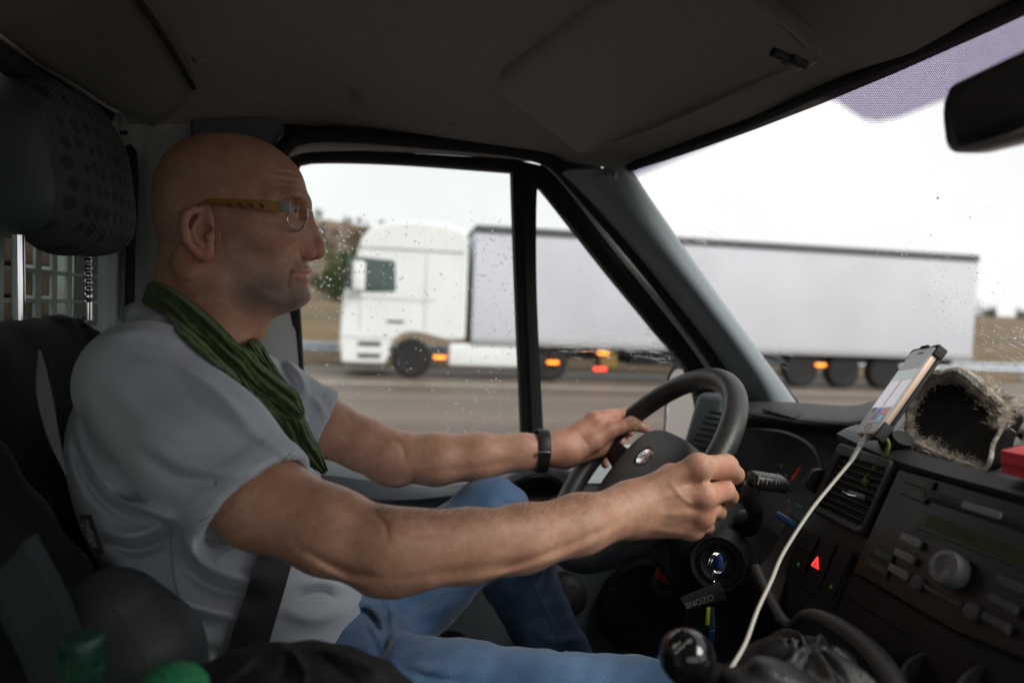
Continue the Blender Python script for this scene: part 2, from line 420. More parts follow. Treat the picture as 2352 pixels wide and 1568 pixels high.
cab = [(-1.40, .34), (-1.46, .9), (-1.44, 1.5), (-1.40, 2.0), (-1.22, 2.65), (-1.08, 3.1), (-1.0, 3.45), (-.75, 3.74), (-.3, 3.9), (.4, 3.94), (1.1, 3.9), (1.62, 3.74),
       (1.66, 3.0), (1.66, 2.0), (1.66, 1.02), (1.2, .98), (.9, 1.04), (.6, 1.12), (.33, 1.15), (.06, 1.1), (-.14, .95), (-.26, .7), (-.3, .34)]
cp = round_poly([(x, TY, z) for x, z in cab], .08, 2)
mb = MB(); mb.prism(cp, (0, 2.5, 0), bev=.06); cabo = mb.build('cab_body', m_tw, trk, auto=50)
mb = MB(); mb.prism(round_poly([(-1.30, TY-.012, 2.95), (-.98, TY-.012, 2.98), (-.16, TY-.012, 2.92), (-.12, TY-.012, 2.16), (-.75, TY-.012, 2.12), (-1.33, TY-.012, 2.2)], .06), (0, .02, 0)); mb.build('side_window', m_tgl, trk)
mb = MB(); mb.prism(round_poly([(-1.44, TY+.1, 2.05), (-1.27, TY+.1, 2.62), (-1.13, TY+.1, 3.02), (-1.10, TY+.1, 3.02), (-1.24, TY+.1, 2.6), (-1.41, TY+.1, 2.05)], .01), (0, 2.3, 0)); mb.build('windscreen', m_tgl, trk)
mb = MB(); mb.box(V(-1.02, TY-.16, 2.5), (.3, .2, .72), bev=.06); mb.box(V(-1.0, TY-.05, 2.75), (.06, .2, .04)); mb.build('wing_mirror', m_tw, trk)
mb = MB(); mb.box(V(.25, TY-.012, 3.22), (2.6, .02, .035), bev=.008); mb.build('cab_seam', mat('seam grey', (.32, .33, .33), .6), trk)
mb = MB(); mb.box(V(-.1, TY-.015, 1.42), (.42, .03, .05), bev=.01); mb.build('door_handle', m_tdk, trk)
mb = MB()
for z in (1.98, 1.0): mb.box(V(-.7 if z < 1.5 else -.3, TY-.008, z), (1.4 if z < 1.5 else 2.3, .016, .02), bev=.004)
mb.build('panel_gap', mat('panel gap', (.45, .46, .46), .6), trk)
mb = MB()
for x in (-.98, .62): mb.box(V(x, TY-.007, 1.95 if x < 0 else 2.2), (.018, .014, 1.5 if x < 0 else 1.9), bev=.003)
mb.build('door_seam', bpy.data.materials['panel gap'], trk)
for z in (.55, .85): 
    mb = MB(); mb.box(V(-.72, TY-.01, z), (.55, .04, .09), bev=.01); mb.build('cab_step', m_tdk, trk)
mb = MB(); mb.box(V(-1.42, TY+.28, .78), (.12, .45, .22), bev=.03); mb.build('headlight', mat('headlight glass', (.5, .52, .53), .15), trk)
def wheel(x, y, r=.5):
    mb = MB(); mb.lathe(V(x, y, r), (0, 1, 0), [(r*.55, 0), (r*.9, 0), (r, .05), (r, .28), (r*.9, .33), (r*.5, .33)], 36); w = mb.build('wheel', m_tyre, trk)
    mb = MB(); mb.lathe(V(x, y, r), (0, 1, 0), [(.02, .05), (r*.22, .04), (r*.25, .12), (r*.5, .14), (r*.58, -.008), (r*.56, .2)], 28); mb.build('rim', m_rim, w)
    return w
for x in (.33, 3.9): wheel(x, TY+.1)
for x in (11.1, 12.4, 13.7): wheel(x, TY+.1)
mb = MB(); mb.box(V(9.1, TY+1.25, 2.42), (14.55, 2.5, 2.72), bev=.03); mb.build('trailer_curtain', m_tg, trk)
mb = MB(); mb.box(V(9.1, TY+1.25, 3.84), (14.56, 2.56, .2), bev=.03); mb.build('roof_rail', m_trail, trk)
mb = MB(); mb.box(V(9.1, TY+1.25, .99), (14.56, 2.54, .16), bev=.02); mb.build('lower_rail', mat('light grey rail', (.36, .37, .38), .5), trk)
mb = MB(); mb.box(V(9.0, TY+1.25, .82), (14, 1.9, .18), bev=.02); mb.box(V(7.2, TY+1.2, .62), (2.0, 1.6, .3), bev=.03); mb.box(V(4.2, TY+1.3, .75), (4.5, 1.0, .3), bev=.02); mb.build('chassis', m_tdk, trk)
mb = MB(); mb.box(V(2.25, TY+.32, .62), (2.0, .6, .58), bev=.08); mb.build('fuel_tank', m_tw, trk)
mb = MB(); mb.box(V(5.5, TY+.4, .62), (.5, .5, .45), bev=.03); mb.build('toolbox', mat('dull yellow box', (.22, .15, .04), .6), trk)
for x in (4.0, 12.4):
    mb = MB(); L = 1.3 if x < 5 else 3.9
    mb.grid([[(x+L/2*math.sin(a)*1.0, TY+.08+yy, (1.06 if x < 5 else .98)+.06*math.cos(a*1.2)) for yy in (0, .45)] for a in np.linspace(-1, 1, 9)], thick=.03); mb.build('mudguard', m_tdk, trk)
for px, py, w in ((1010, 820, .3), (1270, 832, .3), (1385, 810, .3), (1885, 838, .3)):
    q = P(px, py, TY-.03); mb = MB(); mb.box(q, (w, .05, .07), bev=.015); mb.build('marker_lamp', m_org, trk)
q = P(1378, 847, TY+.02); mb = MB(); mb.box(q, (.34, .05, .08), bev=.015); mb.build('reflector_lamp', m_redl, trk)
for px, py in ((1010, 820), (1270, 832), (1378, 847)):
    q = P(px, py, TY); mb = MB(); mb.box(q+V(0, .12, .12), (.08, .2, .3), bev=.01); mb.build('lamp_bracket', m_tdk, trk)
# ================================================================== the van (cab interior)
van = thing('van', 'dark delivery van cab with grey headliner and black dashboard, seen from its passenger seat', 'van', (0, .48, .55))
def PD(px, py, off=0.0):                       # point on the (inward leaning) driver's door plane
    d = ray(px, py); nrml = V(0, 1, .2); k = 1.38+.2*1.5+off
    t = (k - nrml @ C0)/(nrml @ d); return C0+d*t
def PS(px, py, off=0.0):                       # point on the centre stack face
    nn = nrm((-1, 0, .43)); p0 = V(.55, 0, 1.594)+nn*off; d = ray(px, py); t = ((p0-C0) @ nn)/(d @ nn); return C0+d*t
SN = nrm((-1, 0, .43)); SU = nrm((.43, 0, 1)); SR = V(0, -1, 0)
YC = .48
# ---- headliner
def header(y):                                  # upper edge of the windscreen
    a = abs(y-YC)/.74; return .565-.15*a**2.2, 2.045-.025*a**2
mb = MB(); rows = []
for i, y in enumerate(np.r_[1.25, 1.235, 1.2, 1.14, 1.06, np.linspace(.95, 0, 9), -.1, -.18, -.24, -.28]):
    xh, zh = header(min(max(y, YC-.74), YC+.74)); row = []
    side = max(0, abs(y-YC)-.56)/.21; side = min(1, side)
    for t in np.linspace(0, 1, 34):
        x = -.46+(xh+.46)*t
        z = 2.105-.012*math.sin(x*9)-.055*side**2.2
        fr = max(0, (t-.62)/.38); z = z*(1-fr**2)+min(z, zh)*fr**2
        row.append((x, y, z))
    rows.append(row)
mb.grid(rows, thick=-.02, nd=(0, 0, 1)); mb.build('headliner', m_liner, van)
mb = MB(); mb.tube([PD(560, 270, .05), PD(640, 285, .05), PD(690, 292, .045), PD(720, 296, .04), PD(1000, 308, .04), PD(1200, 326, .04), PD(1290, 356, .04), PD(1345, 405, .04), PD(1480, 580, .05)], .034, 10, 40); mb.tube([PD(-100, 170, .08), PD(300, 200, .08), PD(480, 220, .08), PD(640, 240, .07)], .05, 10, 10); mb.build('roof_gap_filler', m_black, van)  # black filler tubes added to stop light leaking in above the door
# three small plastic clips pressed into the felt
for px, py, y in ((463, 142, .98), (825, 268, 1.17), (1045, 285, 1.2)):
    mb = MB(); c = P(px, py, y); mb.lathe(c, (0, .25, -1), [(.001, .004), (.010, .003), (.0125, -.004)], 20); mb.build('trim_clip', mat('trim clip', (.26, .245, .23), .7), van)
# rear overhead lining panel, pale rail below it
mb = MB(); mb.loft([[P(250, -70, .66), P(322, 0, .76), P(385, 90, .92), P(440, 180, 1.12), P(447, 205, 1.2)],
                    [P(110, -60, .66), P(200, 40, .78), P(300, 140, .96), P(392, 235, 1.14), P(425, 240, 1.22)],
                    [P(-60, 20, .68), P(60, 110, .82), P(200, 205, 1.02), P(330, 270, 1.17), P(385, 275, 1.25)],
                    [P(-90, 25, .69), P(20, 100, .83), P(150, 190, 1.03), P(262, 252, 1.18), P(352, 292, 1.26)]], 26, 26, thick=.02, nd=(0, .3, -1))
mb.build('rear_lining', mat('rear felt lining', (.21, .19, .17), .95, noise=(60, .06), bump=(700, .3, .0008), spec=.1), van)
mb = MB(); mb.tube([P(446, 205, 1.19), P(438, 188, 1.1), P(382, 92, .91), P(318, 0, .75), P(248, -72, .65)], .0035, 8, 24); mb.build('lining_seam', m_black, van)
m_rail = mat('pale painted rail', (.55, .53, .50), .6)
mb = MB(); mb.tube([P(-60, 48, .72), P(60, 122, .86), P(165, 190, 1.0), P(268, 252, 1.16)], .0085, 8, 20, flat=.6); mb.build('roof_rail', m_rail, van)
mb = MB(); mb.tube([P(-60, 88, .74), P(0, 128, .82), P(90, 184, .96), P(240, 262, 1.2)], .016, 8, 16); mb.build('window_seal', m_black, van)
# ---- bulkhead with square holes
BX = -.5
mb = MB()
y0, z0 = PX(95, 628, BX)[1:]; y1, z1 = PX(131, 696, BX)[1:]
pit_y, pit_z = abs(PX(132, 640, BX)[1]-PX(95, 640, BX)[1]), abs(PX(95, 560, BX)[2]-PX(95, 628, BX)[2])
hw, hh = pit_y*.68, pit_z*.86
def bh(ya, yb, za, zb): mb.grid([[(BX, ya, za), (BX, ya, zb)], [(BX, yb, za), (BX, yb, zb)]], thick=.004, nd=(1, 0, 0))
edges_y = [-.42]
cols = [y0+pit_y*k for k in range(-3, 4)]; rws = [z0-pit_z*k for k in range(-1, 2)]
za, zb = rws[-1]-hh-.05, rws[0]+.03
zt = PX(45, 205, BX)[2]; bh(-.42, 1.40, zb, zt); bh(-.42, .80, zt, 2.08); bh(1.03, 1.40, zt, 2.08); bh(-.42, 1.40, .6, za); bh(-.42, cols[0], za, zb); bh(cols[-1]+hw, 1.40, za, zb)
for i, c in enumerate(cols):
    if i: bh(cols[i-1]+hw, c, za, zb)
    last = zb
    for r_ in rws:
        bh(c, c+hw, r_, last); last = r_-hh
    bh(c, c+hw, za, last)
mb.build('bulkhead', m_pale, van, smooth=False)
mb = MB()
for i, c in enumerate(cols[-2:]):
    for r_ in rws: mb.box(V(BX+.004, c+hw/2, r_-hh/2), (.003, hw*1.05, hh*1.05), bev=.001)
mb.build('blanking_plate', mat('dull plate', (.24, .27, .24), .6, noise=(30, .2)), van)
crate = thing('wooden_crate', 'brown wooden crate in the load space behind the square bulkhead holes', 'crate', (-.7, 1.0, 1.4))
m_wood = mat('brown wood', (.30, .20, .15), .7, noise=(25, .45), bump=(60, .5, .003))
for k in range(6):
    mb = MB(); mb.box(V(-.62, 1.0, 1.56+.052*k), (.02, .7, .042), bev=.004); mb.build('board', m_wood, crate)
mb = MB(); mb.box(V(-.75, .9, 1.7), (.2, .8, .4), bev=.01); mb.build('crate_body', mat('dark load', (.06, .04, .035), .8), crate)
# ---- B pillar
m_bp = mat('grey white pillar paint', (.5, .51, .51), .5, noise=(7, .06))
mb = MB(); mb.loft([[P(262, 190, 1.42), P(270, 420, 1.44), P(280, 740, 1.45), P(290, 1000, 1.46)],
                    [P(302, 190, 1.33), P(303, 420, 1.36), P(302, 740, 1.38), P(310, 1000, 1.40)],
                    [P(352, 200, 1.33), P(355, 420, 1.345), P(358, 740, 1.37), P(370, 1000, 1.39)],
                    [P(428, 190, 1.30), P(430, 420, 1.31), P(440, 740, 1.335), P(450, 1000, 1.36)],
                    [P(560, 220, 1.31), P(560, 420, 1.31), P(580, 740, 1.33), P(600, 1000, 1.35)],
                    [P(640, 260, 1.325), P(640, 500, 1.34), P(663, 740, 1.36), P(690, 1000, 1.38)]], 30, 20, thick=.03)
mb.build('door_pillar', m_bp, van)
mb = MB(); mb.tube([P(298, 735, 1.32), P(300, 560, 1.32), P(307, 440, 1.31), P(303, 350, 1.30), P(292, 338, 1.3)], .0085, 8, 24); mb.build('bulkhead_gasket', m_black, van)
mb = MB(); mb.tube([P(276, 305, 1.29), P(292, 305, 1.29)], .004, 8); mb.build('coat_hook', m_black, van)
mb = MB(); p_ = round_poly([P(433, 232, 1.235), P(615, 240, 1.235), P(648, 272, 1.235), P(632, 345, 1.25), P(560, 400, 1.25), P(436, 400, 1.25)], .03); mb.prism(p_, (0, .05, 0), bev=.008)
mb.build('belt_anchor_cover', mat('dark blue grey plastic', (.11, .14, .15), .5), van)
# ---- driver's door
door = tag(MB().loft([[PD(560, 1080, -.10), PD(760, 1092, -.10), PD(1000, 1120, -.10), PD(1160, 1100, -.11), PD(1300, 1092, -.12)],
                  [PD(560, 1140, -.12), PD(760, 1140, -.12), PD(900, 1146, -.13), PD(1060, 1135, -.13), PD(1300, 1110, -.14)],
                  [PD(560, 1165, -.115), PD(760, 1165, -.115), PD(900, 1172, -.12), PD(1060, 1158, -.12), PD(1300, 1150, -.12)],
                  [PD(560, 1330, -.07), PD(800, 1330, -.07), PD(1000, 1330, -.07), PD(1150, 1330, -.07), PD(1420, 1330, -.06)],
                  [PD(560, 1700, -.09), PD(800, 1700, -.09), PD(1000, 1700, -.09), PD(1200, 1700, -.09), PD(1480, 1700, -.08)]], 36, 40, thick=.03).build('driver_door', m_grey, van))
mb = MB(); mb.loft([[PD(560, 1000, .01), PD(760, 1020, .01), PD(1000, 1035, .01), PD(1300, 1040, .01), PD(1640, 1035, .01)],
                    [PD(560, 1066, -.07), PD(760, 1076, -.07), PD(1000, 1090, -.07), PD(1300, 1085, -.08), PD(1640, 1080, -.08)],
                    [PD(560, 1095, -.095), PD(760, 1100, -.095), PD(1000, 1128, -.095), PD(1300, 1110, -.1), PD(1640, 1110, -.1)]], 20, 30, thick=.02)
mb.build('window_sill', mat('light grey blue trim', (.30, .345, .36), .5, bump=(1200, .15, .0004)), door)
mb = MB(); mb.loft([[PD(1163, 1118, -.145), PD(1215, 1094, -.15), PD(1262, 1092, -.16), PD(1292, 1112, -.16), PD(1296, 1150, -.15)],
                    [PD(1160, 1104, -.13), PD(1210, 1078, -.135), PD(1270, 1072, -.145), PD(1312, 1100, -.145), PD(1316, 1160, -.135)],
                    [PD(1150, 1100, -.09), PD(1205, 1070, -.09), PD(1275, 1062, -.09), PD(1325, 1095, -.09), PD(1335, 1170, -.09)]], 12, 24, thick=.006)
mb.build('handle_pod', m_grey, door)
mb = MB(); mb.loft([[PD(1175, 1124, -.143), PD(1218, 1103, -.147), PD(1258, 1102, -.15), PD(1288, 1120, -.15)], [PD(1180, 1165, -.135), PD(1220, 1165, -.135), PD(1258, 1165, -.135), PD(1288, 1165, -.135)]], 6, 12, thick=.004)
mb.build('handle_recess', m_black, door)
def frame_bar(inner, outer, off, thick, name, m, parent, n=26, bulge=.006):
    a = catmull([PD(*q, off) for q in inner], n); b = catmull([PD(*q, off) for q in outer], n)
    mid = (a+b)/2 - V(0, bulge, 0)
    mb = MB(); mb.grid([a, a*.75+b*.25-V(0, bulge*.7, 0), mid, a*.25+b*.75-V(0, bulge*.7, 0), b], thick=-thick, nd=(0, 1, 0)); return mb.build(name, m, parent, auto=60)
wf = frame_bar([(694, 860), (686, 720), (672, 560), (672, 430), (683, 382), (712, 369), (900, 372), (1176, 392)],
               [(664, 870), (656, 720), (640, 560), (640, 420), (655, 372), (700, 346), (900, 350), (1190, 366)], 0, .03, 'window_frame', m_black, door, 50)
frame_bar([(1176, 370), (1180, 500), (1187, 700), (1200, 1010)], [(1236, 392), (1232, 500), (1234, 700), (1249, 1010)], -.004, .03, 'window_divider', m_black, door)
mb = MB(); mb.tube([PD(1205, 380, -.012), PD(1208, 600, -.012), PD(1224, 1010, -.012)], .0025, 6, 20); mb.build('divider_channel', m_darkm, door)
frame_bar([(1226, 420), (1243, 430), (1262, 452), (1400, 628), (1500, 750), (1590, 870), (1622, 1030)], [(1180, 366), (1262, 386), (1290, 412), (1425, 585), (1540, 730), (1632, 860), (1650, 1030)], .002, .03, 'quarter_frame', m_black, door, 34)
m_dw = mat('white door paint', (.62, .62, .61), .45)
frame_bar([(640, 420), (652, 378), (698, 352), (900, 347), (1190, 366), (1268, 396), (1420, 588), (1560, 760), (1632, 860)],
          [(622, 420), (640, 362), (690, 330), (900, 330), (1190, 347), (1280, 383), (1434, 574), (1575, 745), (1645, 845)], -.004, .012, 'door_edge', m_dw, door, 40, .002)
mb = MB(); mb.tube([PD(618, 470, -.03), PD(628, 395, -.03), PD(655, 335, -.03), PD(700, 312, -.03), PD(800, 310, -.03), PD(1000, 326, -.03), PD(1190, 345, -.03), PD(1260, 366, -.03), PD(1310, 412, -.03), PD(1440, 565, -.03), PD(1560, 715, -.03), PD(1660, 860, -.03), PD(1690, 960, -.03)], .0135, 10, 60)
mb.build('door_seal', m_black, van)
mb = MB(); mb.tube([PD(612, 720, -.02), PD(622, 900, -.02), PD(640, 1060, -.02)], .007, 8, 12); mb.build('door_seal', m_black, van)
pane = [PD(x, y, .012) for x, y in ((655, 1060), (650, 700), (650, 360), (900, 358), (1190, 372), (1196, 700), (1215, 1060))]
mb = MB(); mb.prism(pane, (0, .004, 0)); side_glass = mb.build('side_window', m_glass, door, smooth=False)
qp = [PD(x, y, .012) for x, y in ((1225, 390), (1280, 415), (1440, 620), (1640, 880), (1640, 1060), (1240, 1060))]
mb = MB(); mb.prism(qp, (0, .004, 0)); quarter_glass = mb.build('quarter_window', m_glass, door, smooth=False)
# speaker grille low in the door
gc = PD(1478, 1392, -.085); mb = MB()
mb.lathe(gc, (0, -1, 0), [(.098, -.012), (.098, .004), (.092, .007), (.088, .004), (.02, .004), (.001, .004)], 48); sp = mb.build('speaker', m_darkm, door)
mb = MB()
for k in range(-8, 9):
    t = k*.0098; hl = math.sqrt(max(0, .086**2-t*t)); d_ = nrm((1, 0, .5)); e_ = nrm((-.5, 0, 1))
    mb.tube([gc+e_*t-d_*hl-V(0, .005, 0), gc+e_*t+d_*hl-V(0, .005, 0)], .0028, 6)
mb.build('grille_bar', mat('grille plastic', (.03, .032, .034), .45), sp)
mb = MB(); mb.loft([[PD(1290, 1260, -.06), PD(1400, 1240, -.05), PD(1560, 1230, 0), PD(1700, 1220, .0)], [PD(1300, 1700, -.072), PD(1400, 1700, -.072), PD(1600, 1700, -.07), PD(1750, 1700, -.06)]], 8, 16, thick=.02)
mb.build('kick_panel', mat('dark blue grey panel', (.045, .055, .06), .55, bump=(900, .2, .0004)), door)
mb = MB(); mb.lathe(PD(1300, 1368, -.10), (0, -1, .1), [(.045, -.03), (.043, .01), (.03, .025), (.001, .03)], 28); mb.build('speaker_knob', m_darkm, door)
# wing mirror outside
mb = MB(); a = [P(1518, 1010, 1.62), P(1527, 860, 1.62), P(1545, 832, 1.62), P(1640, 850, 1.70), P(1640, 1030, 1.70)]; mb.prism(round_poly(a, .03), nrm((.85, .35, 0))*.07, bev=.012); wm = mb.build('wing_mirror', m_black, van)
b_ = [P(1527, 1005, 1.612), P(1537, 868, 1.612), P(1553, 846, 1.612), P(1632, 862, 1.686), P(1630, 1024, 1.686)]
mb = MB(); mb.prism(round_poly(b_, .025), nrm((.85, .35, 0))*.004); mb.build('mirror_glass', mat('mirror', (.8, .82, .84), .03, metal=1), wm)
# ---- A pillar trim
mb = MB(); mb.loft([[P(1295, 392, 1.235), P(1400, 510, 1.27), P(1530, 672, 1.31), P(1650, 838, 1.345), P(1700, 960, 1.36)],
                    [P(1312, 388, 1.2), P(1425, 510, 1.225), P(1560, 680, 1.26), P(1690, 850, 1.29), P(1745, 960, 1.30)],
                    [P(1375, 386, 1.175), P(1465, 500, 1.2), P(1612, 690, 1.225), P(1742, 868, 1.255), P(1790, 960, 1.265)],
                    [P(1425, 386, 1.178), P(1490, 480, 1.205), P(1640, 690, 1.235), P(1780, 880, 1.27), P(1830, 960, 1.28)],
                    [P(1442, 388, 1.2), P(1500, 478, 1.23), P(1650, 690, 1.262), P(1790, 880, 1.30), P(1845, 960, 1.31)]], 28, 36, thick=.006)
mb.build('pillar_trim', m_pillar, van)
mb = MB(); mb.tube([P(1462, 374, 1.185), P(1443, 386, 1.19), P(1437, 400, 1.195), P(1446, 430, 1.205), P(1500, 505, 1.225), P(1650, 700, 1.27), P(1800, 893, 1.315), P(1838, 945, 1.325)], [.0055, .0055, .006, .0075, .009], 8, 50); mb.build('windscreen_seal', m_black, van)
mb = MB(); c = P(1395, 402, 1.168); mb.box(c, (.034, .016, .018), [(1, -.15, -.12), (0.15, 1, .1), (.12, 0, 1)], bev=.006); g = mb.build('pillar_clip', mat('cream clip', (.30, .29, .27), .5), van)
mb = MB()
for s_ in (-.006, .008): mb.box(c+V(s_, -.008, 0), (.002, .003, .009), bev=.0005)
mb.build('clip_slot', m_black, g)
# ---- windscreen, its dotted black band
def wbase(y): a = abs(y-YC)/.85; return 1.06-.25*a**2.2, 1.555+.03*a**2
def wpt(y, t):
    s = 2*t-1
    yy = YC+(y-YC)*(.87+.13*t); xh, zh = header(YC+(y-YC)*.86); xb, zb_ = wbase(YC+(y-YC))
    return V(xh+(xb-xh)*t, yy, zh+(zb_-zh)*t+.025*math.sin(math.pi*t)) 
m_wglass = glass_mat('windscreen glass', (.985, .99, .985)); [setattr(nd.inputs[0], 'default_value', 1.1) for nd in m_wglass.node_tree.nodes if nd.type == 'FRESNEL']
mb = MB(); rows = [[wpt(y, t) for t in np.linspace(-.02, 1, 24)] for y in np.linspace(YC-.86, YC+.86, 40)]
mb.grid(rows, thick=.005, nd=(1, 0, 1)); wscreen = mb.build('windscreen', m_wglass, van)
def bvh(o):
    me = o.data; return BVHTree.FromPolygons([v.co for v in me.vertices], [tuple(p.vertices) for p in me.polygons])
def hit(tree, px, py):
    h = tree.ray_cast(Vector(C0), Vector(nrm(ray(px, py))))
    return (np.array(h[0]), np.array(h[1])) if h[0] is not None else (None, None)
wt = bvh(wscreen)
m_frit = mat('black enamel with purple fringe tint', (.045, .025, .06), .5)
_t = m_frit.node_tree; _tr = _t.nodes.new('ShaderNodeBsdfTransparent'); _tr.inputs[0].default_value = (.20, .125, .30, 1); _mx = _t.nodes.new('ShaderNodeMixShader'); _mx.inputs[0].default_value = .8; _o = _t.nodes['Material Output']  # lens colour fringe painted into the dots as a purple see-through tint
_t.links.new(_t.nodes['Principled BSDF'].outputs[0], _mx.inputs[1]); _t.links.new(_tr.outputs[0], _mx.inputs[2]); _t.links.new(_mx.outputs[0], _o.inputs[0])
mb = MB(); low = [(1440, 420), (1700, 312), (1860, 236), (1885, 229), (1925, 240), (1958, 264), (1985, 280), (2015, 285), (2060, 277), (2200, 224), (2352, 164), (2700, 20)]
hdr = [(1440, 392), (1700, 298), (1880, 222), (2100, 128), (2352, 12), (2700, -160)]
for row_i, py_ in enumerate(np.arange(-120, 420, 3.9)):
    for px_ in np.arange(1440+(row_i % 2)*2.25, 2400, 4.5):
        yl = np.interp(px_, [q[0] for q in low], [q[1] for q in low]); yh = np.interp(px_, [q[0] for q in hdr], [q[1] for q in hdr])
        if yh-14 < py_ < yl:
            e = min(1, (yl-py_)/14); rad = (1.1+1.15*e)
            pts = []
            for k in range(6):
                a = k*math.pi/3; h, _n = hit(wt, px_+rad*math.cos(a), py_+rad*math.sin(a))
                if h is None: break
                pts.append(h-nrm(ray(px_, py_))*.002)
            if len(pts) == 6: mb.add(pts, [(0, 1, 2, 3, 4, 5)])
mb.build('dotted_band', m_frit, wscreen, smooth=False)
hl = [(1436, 396), (1462, 376), (1700, 290), (1880, 212), (2100, 118), (2352, 4), (2500, -70)]
mb = MB(); pts = [P(x, y, YC+.74 if False else np.interp(x, [1436, 1880, 2352, 2500], [1.19, .80, .54, .47])) for x, y in hl]; mb.tube(pts, .0065, 8, 40); mb.build('header_seal', m_black, van)
# ---- sun visor
vis = [q-V(0, 0, .010) for q in [PZ(1143, 200, 2.078), PZ(1338, 347, 2.008), PZ(1560, 258, 2.010), PZ(1758, 182, 2.016), PZ(1800, 160, 2.02), PZ(1880, 135, 2.02), PZ(1897, 108, 2.022), PZ(1738, -4, 2.075), PZ(1560, -130, 2.09)]]
mb = MB(); mb.prism(round_poly(vis, [.03, .012, .2, .02, .004, .012, .02, .05, .02]), nrm((-.25, 0, 1))*.03, bev=.009); mb.build('sun_visor', mat('visor vinyl', (.31, .28, .255), .75, bump=(1100, .3, .0005)), van)
vc = PZ(1815, 138, 2.004); mb = MB(); mb.box(vc, (.012, .017, .007), [(1, .5, 0), (-.5, 1, 0), (0, 0, 1)], bev=.003); mb.tube([PZ(1775, 120, 2.006), PZ(1850, 150, 2.002)], .0045, 8); mb.build('visor_clip', m_darkm, van)
# ---- rear view mirror
mo = [P(2160, 285, .50), P(2160, 228, .50), P(2186, 192, .495), P(2352, 108, .40), P(2700, -40, .28), P(2730, 160, .28), P(2352, 318, .40), P(2215, 352, .47), P(2172, 350, .497)]
mb = MB(); mb.prism(round_poly(mo, [.01, .02, .02, .2, .03, .03, .2, .02, .012]), (.028, .006, .003), bev=.005); rv = mb.build('rear_view_mirror', mat('glossy black plastic', (.014, .014, .016), .3), van)
cc = np.mean(mo, 0); mi = [p+(cc-p)*.0 for p in mo]
q_ = [P(2177, 282, .494), P(2178, 234, .494), P(2198, 205, .488), P(2352, 128, .394), P(2680, -10, .278), P(2705, 150, .278), P(2352, 300, .394), P(2215, 338, .464), P(2186, 336, .49)]
mb = MB(); mb.prism(round_poly(q_, [.01, .02, .02, .2, .03, .03, .2, .02, .012]), (.002, 0, 0)); mb.build('mirror_glass', mat('dim mirror glass', (.25, .25, .25), .1, metal=1), rv)
mb = MB(); mb.tube([P(2480, 130, .36)+V(.02, 0, 0), PX(2440, -20, .50)], .008, 8, 6); mb.build('mirror_stem', m_darkm, rv)
# ---- shell that closes the cab: roof skin, floor, bulkhead end, passenger side, nose
mb = MB(); mb.box(V(0, YC, 2.165), (1.3, 1.9, .04), bev=.01); mb.build('roof', m_white, van)
mb = MB(); mb.box(V(.35, YC, .83), (1.9, 1.9, .06)); mb.build('floor', mat('black floor mat', (.012, .012, .012), .9, noise=(40, .3)), van)
mb = MB(); mb.box(V(.25, -.45, 1.22), (1.6, .06, .72), bev=.02); mb.box(V(-.35, -.42, 1.8), (.35, .06, .6), bev=.02); mb.box(V(.0, -.38, 2.06), (1.2, .14, .14), bev=.02)  # unseen side of the cab, its window opening shaped to limit the fill light
mb.build('unseen_passenger_door', m_grey, van)
mb = MB(); mb.tube([(.40, -.25, 2.03), (.62, -.32, 1.82), (.86, -.38, 1.55)], .04, 10, 8); mb.build('pillar_trim', m_pillar, van)
mb = MB(); mb.box(V(1.15, YC, 1.2), (.06, 1.85, .72), bev=.01); mb.build('firewall', m_dark, van)
mb = MB(); mb.box(V(-1.6, 1.50, 1.7), (2.1, .04, 2.2), bev=.01); mb.build('load_side_panel', m_pale, van)
mb = MB(); mb.box(V(.3, 1.47, 1.15), (1.7, .04, .62), bev=.01); mb.build('door_skin', m_white, van)
# ================================================================== implicit surfaces (for soft and living shapes)
def smin(a, b, k): h = np.maximum(k-np.abs(a-b), 0)/k; return np.minimum(a, b)-h*h*k*.25
def smax(a, b, k): return -smin(-a, -b, k)
def d_cap(p, a, b, ra, rb=None, n=None, s=1.0):
    """round cone from a to b; n, s flatten it: section is s times thinner along n"""
    a = np.asarray(a, float); b = np.asarray(b, float); rb = ra if rb is None else rb; ba = b-a
    t = np.clip((p-a) @ ba/max(ba @ ba, 1e-12), 0, 1); v = p-a-t[:, None]*ba; r = ra+(rb-ra)*t
    if n is None: return np.sqrt((v*v).sum(1))-r
    nn = nrm(n); vn = v @ nn; q = np.sqrt(np.maximum((v*v).sum(1)-vn*vn+(vn/s)**2, 0)); return (q-r)*min(1, s)**.5
def d_chain(p, pts, rad, k=.006, n=None, s=1.0):
    d = None
    for i in range(len(pts)-1):
        e = d_cap(p, pts[i], pts[i+1], rad[i], rad[i+1], n, s); d = e if d is None else smin(d, e, k)
    return d
def d_ell(p, c, r, ax=None, pw=2.0):
    v = p-np.asarray(c, float)
    if ax is not None: v = v @ np.array([nrm(x) for x in ax]).T
    q = np.abs(v/np.asarray(r, float)); m = float(np.mean(r)*.4+np.min(r)*.6)
    return ((q**pw).sum(1)**(1/pw)-1)*m
def d_box(p, c, h, r, ax=None):
    v = p-np.asarray(c, float)
    if ax is not None: v = v @ np.array([nrm(x) for x in ax]).T
    q = np.abs(v)-(np.asarray(h, float)-r); return np.sqrt((np.maximum(q, 0)**2).sum(1))+np.minimum(q.max(1), 0)-r
_pc = [None, None, None]
def proj_c(p):
    if _pc[0] is not p: _pc[0] = p; _pc[1], _pc[2] = proj(p)
    return _pc[1], _pc[2]
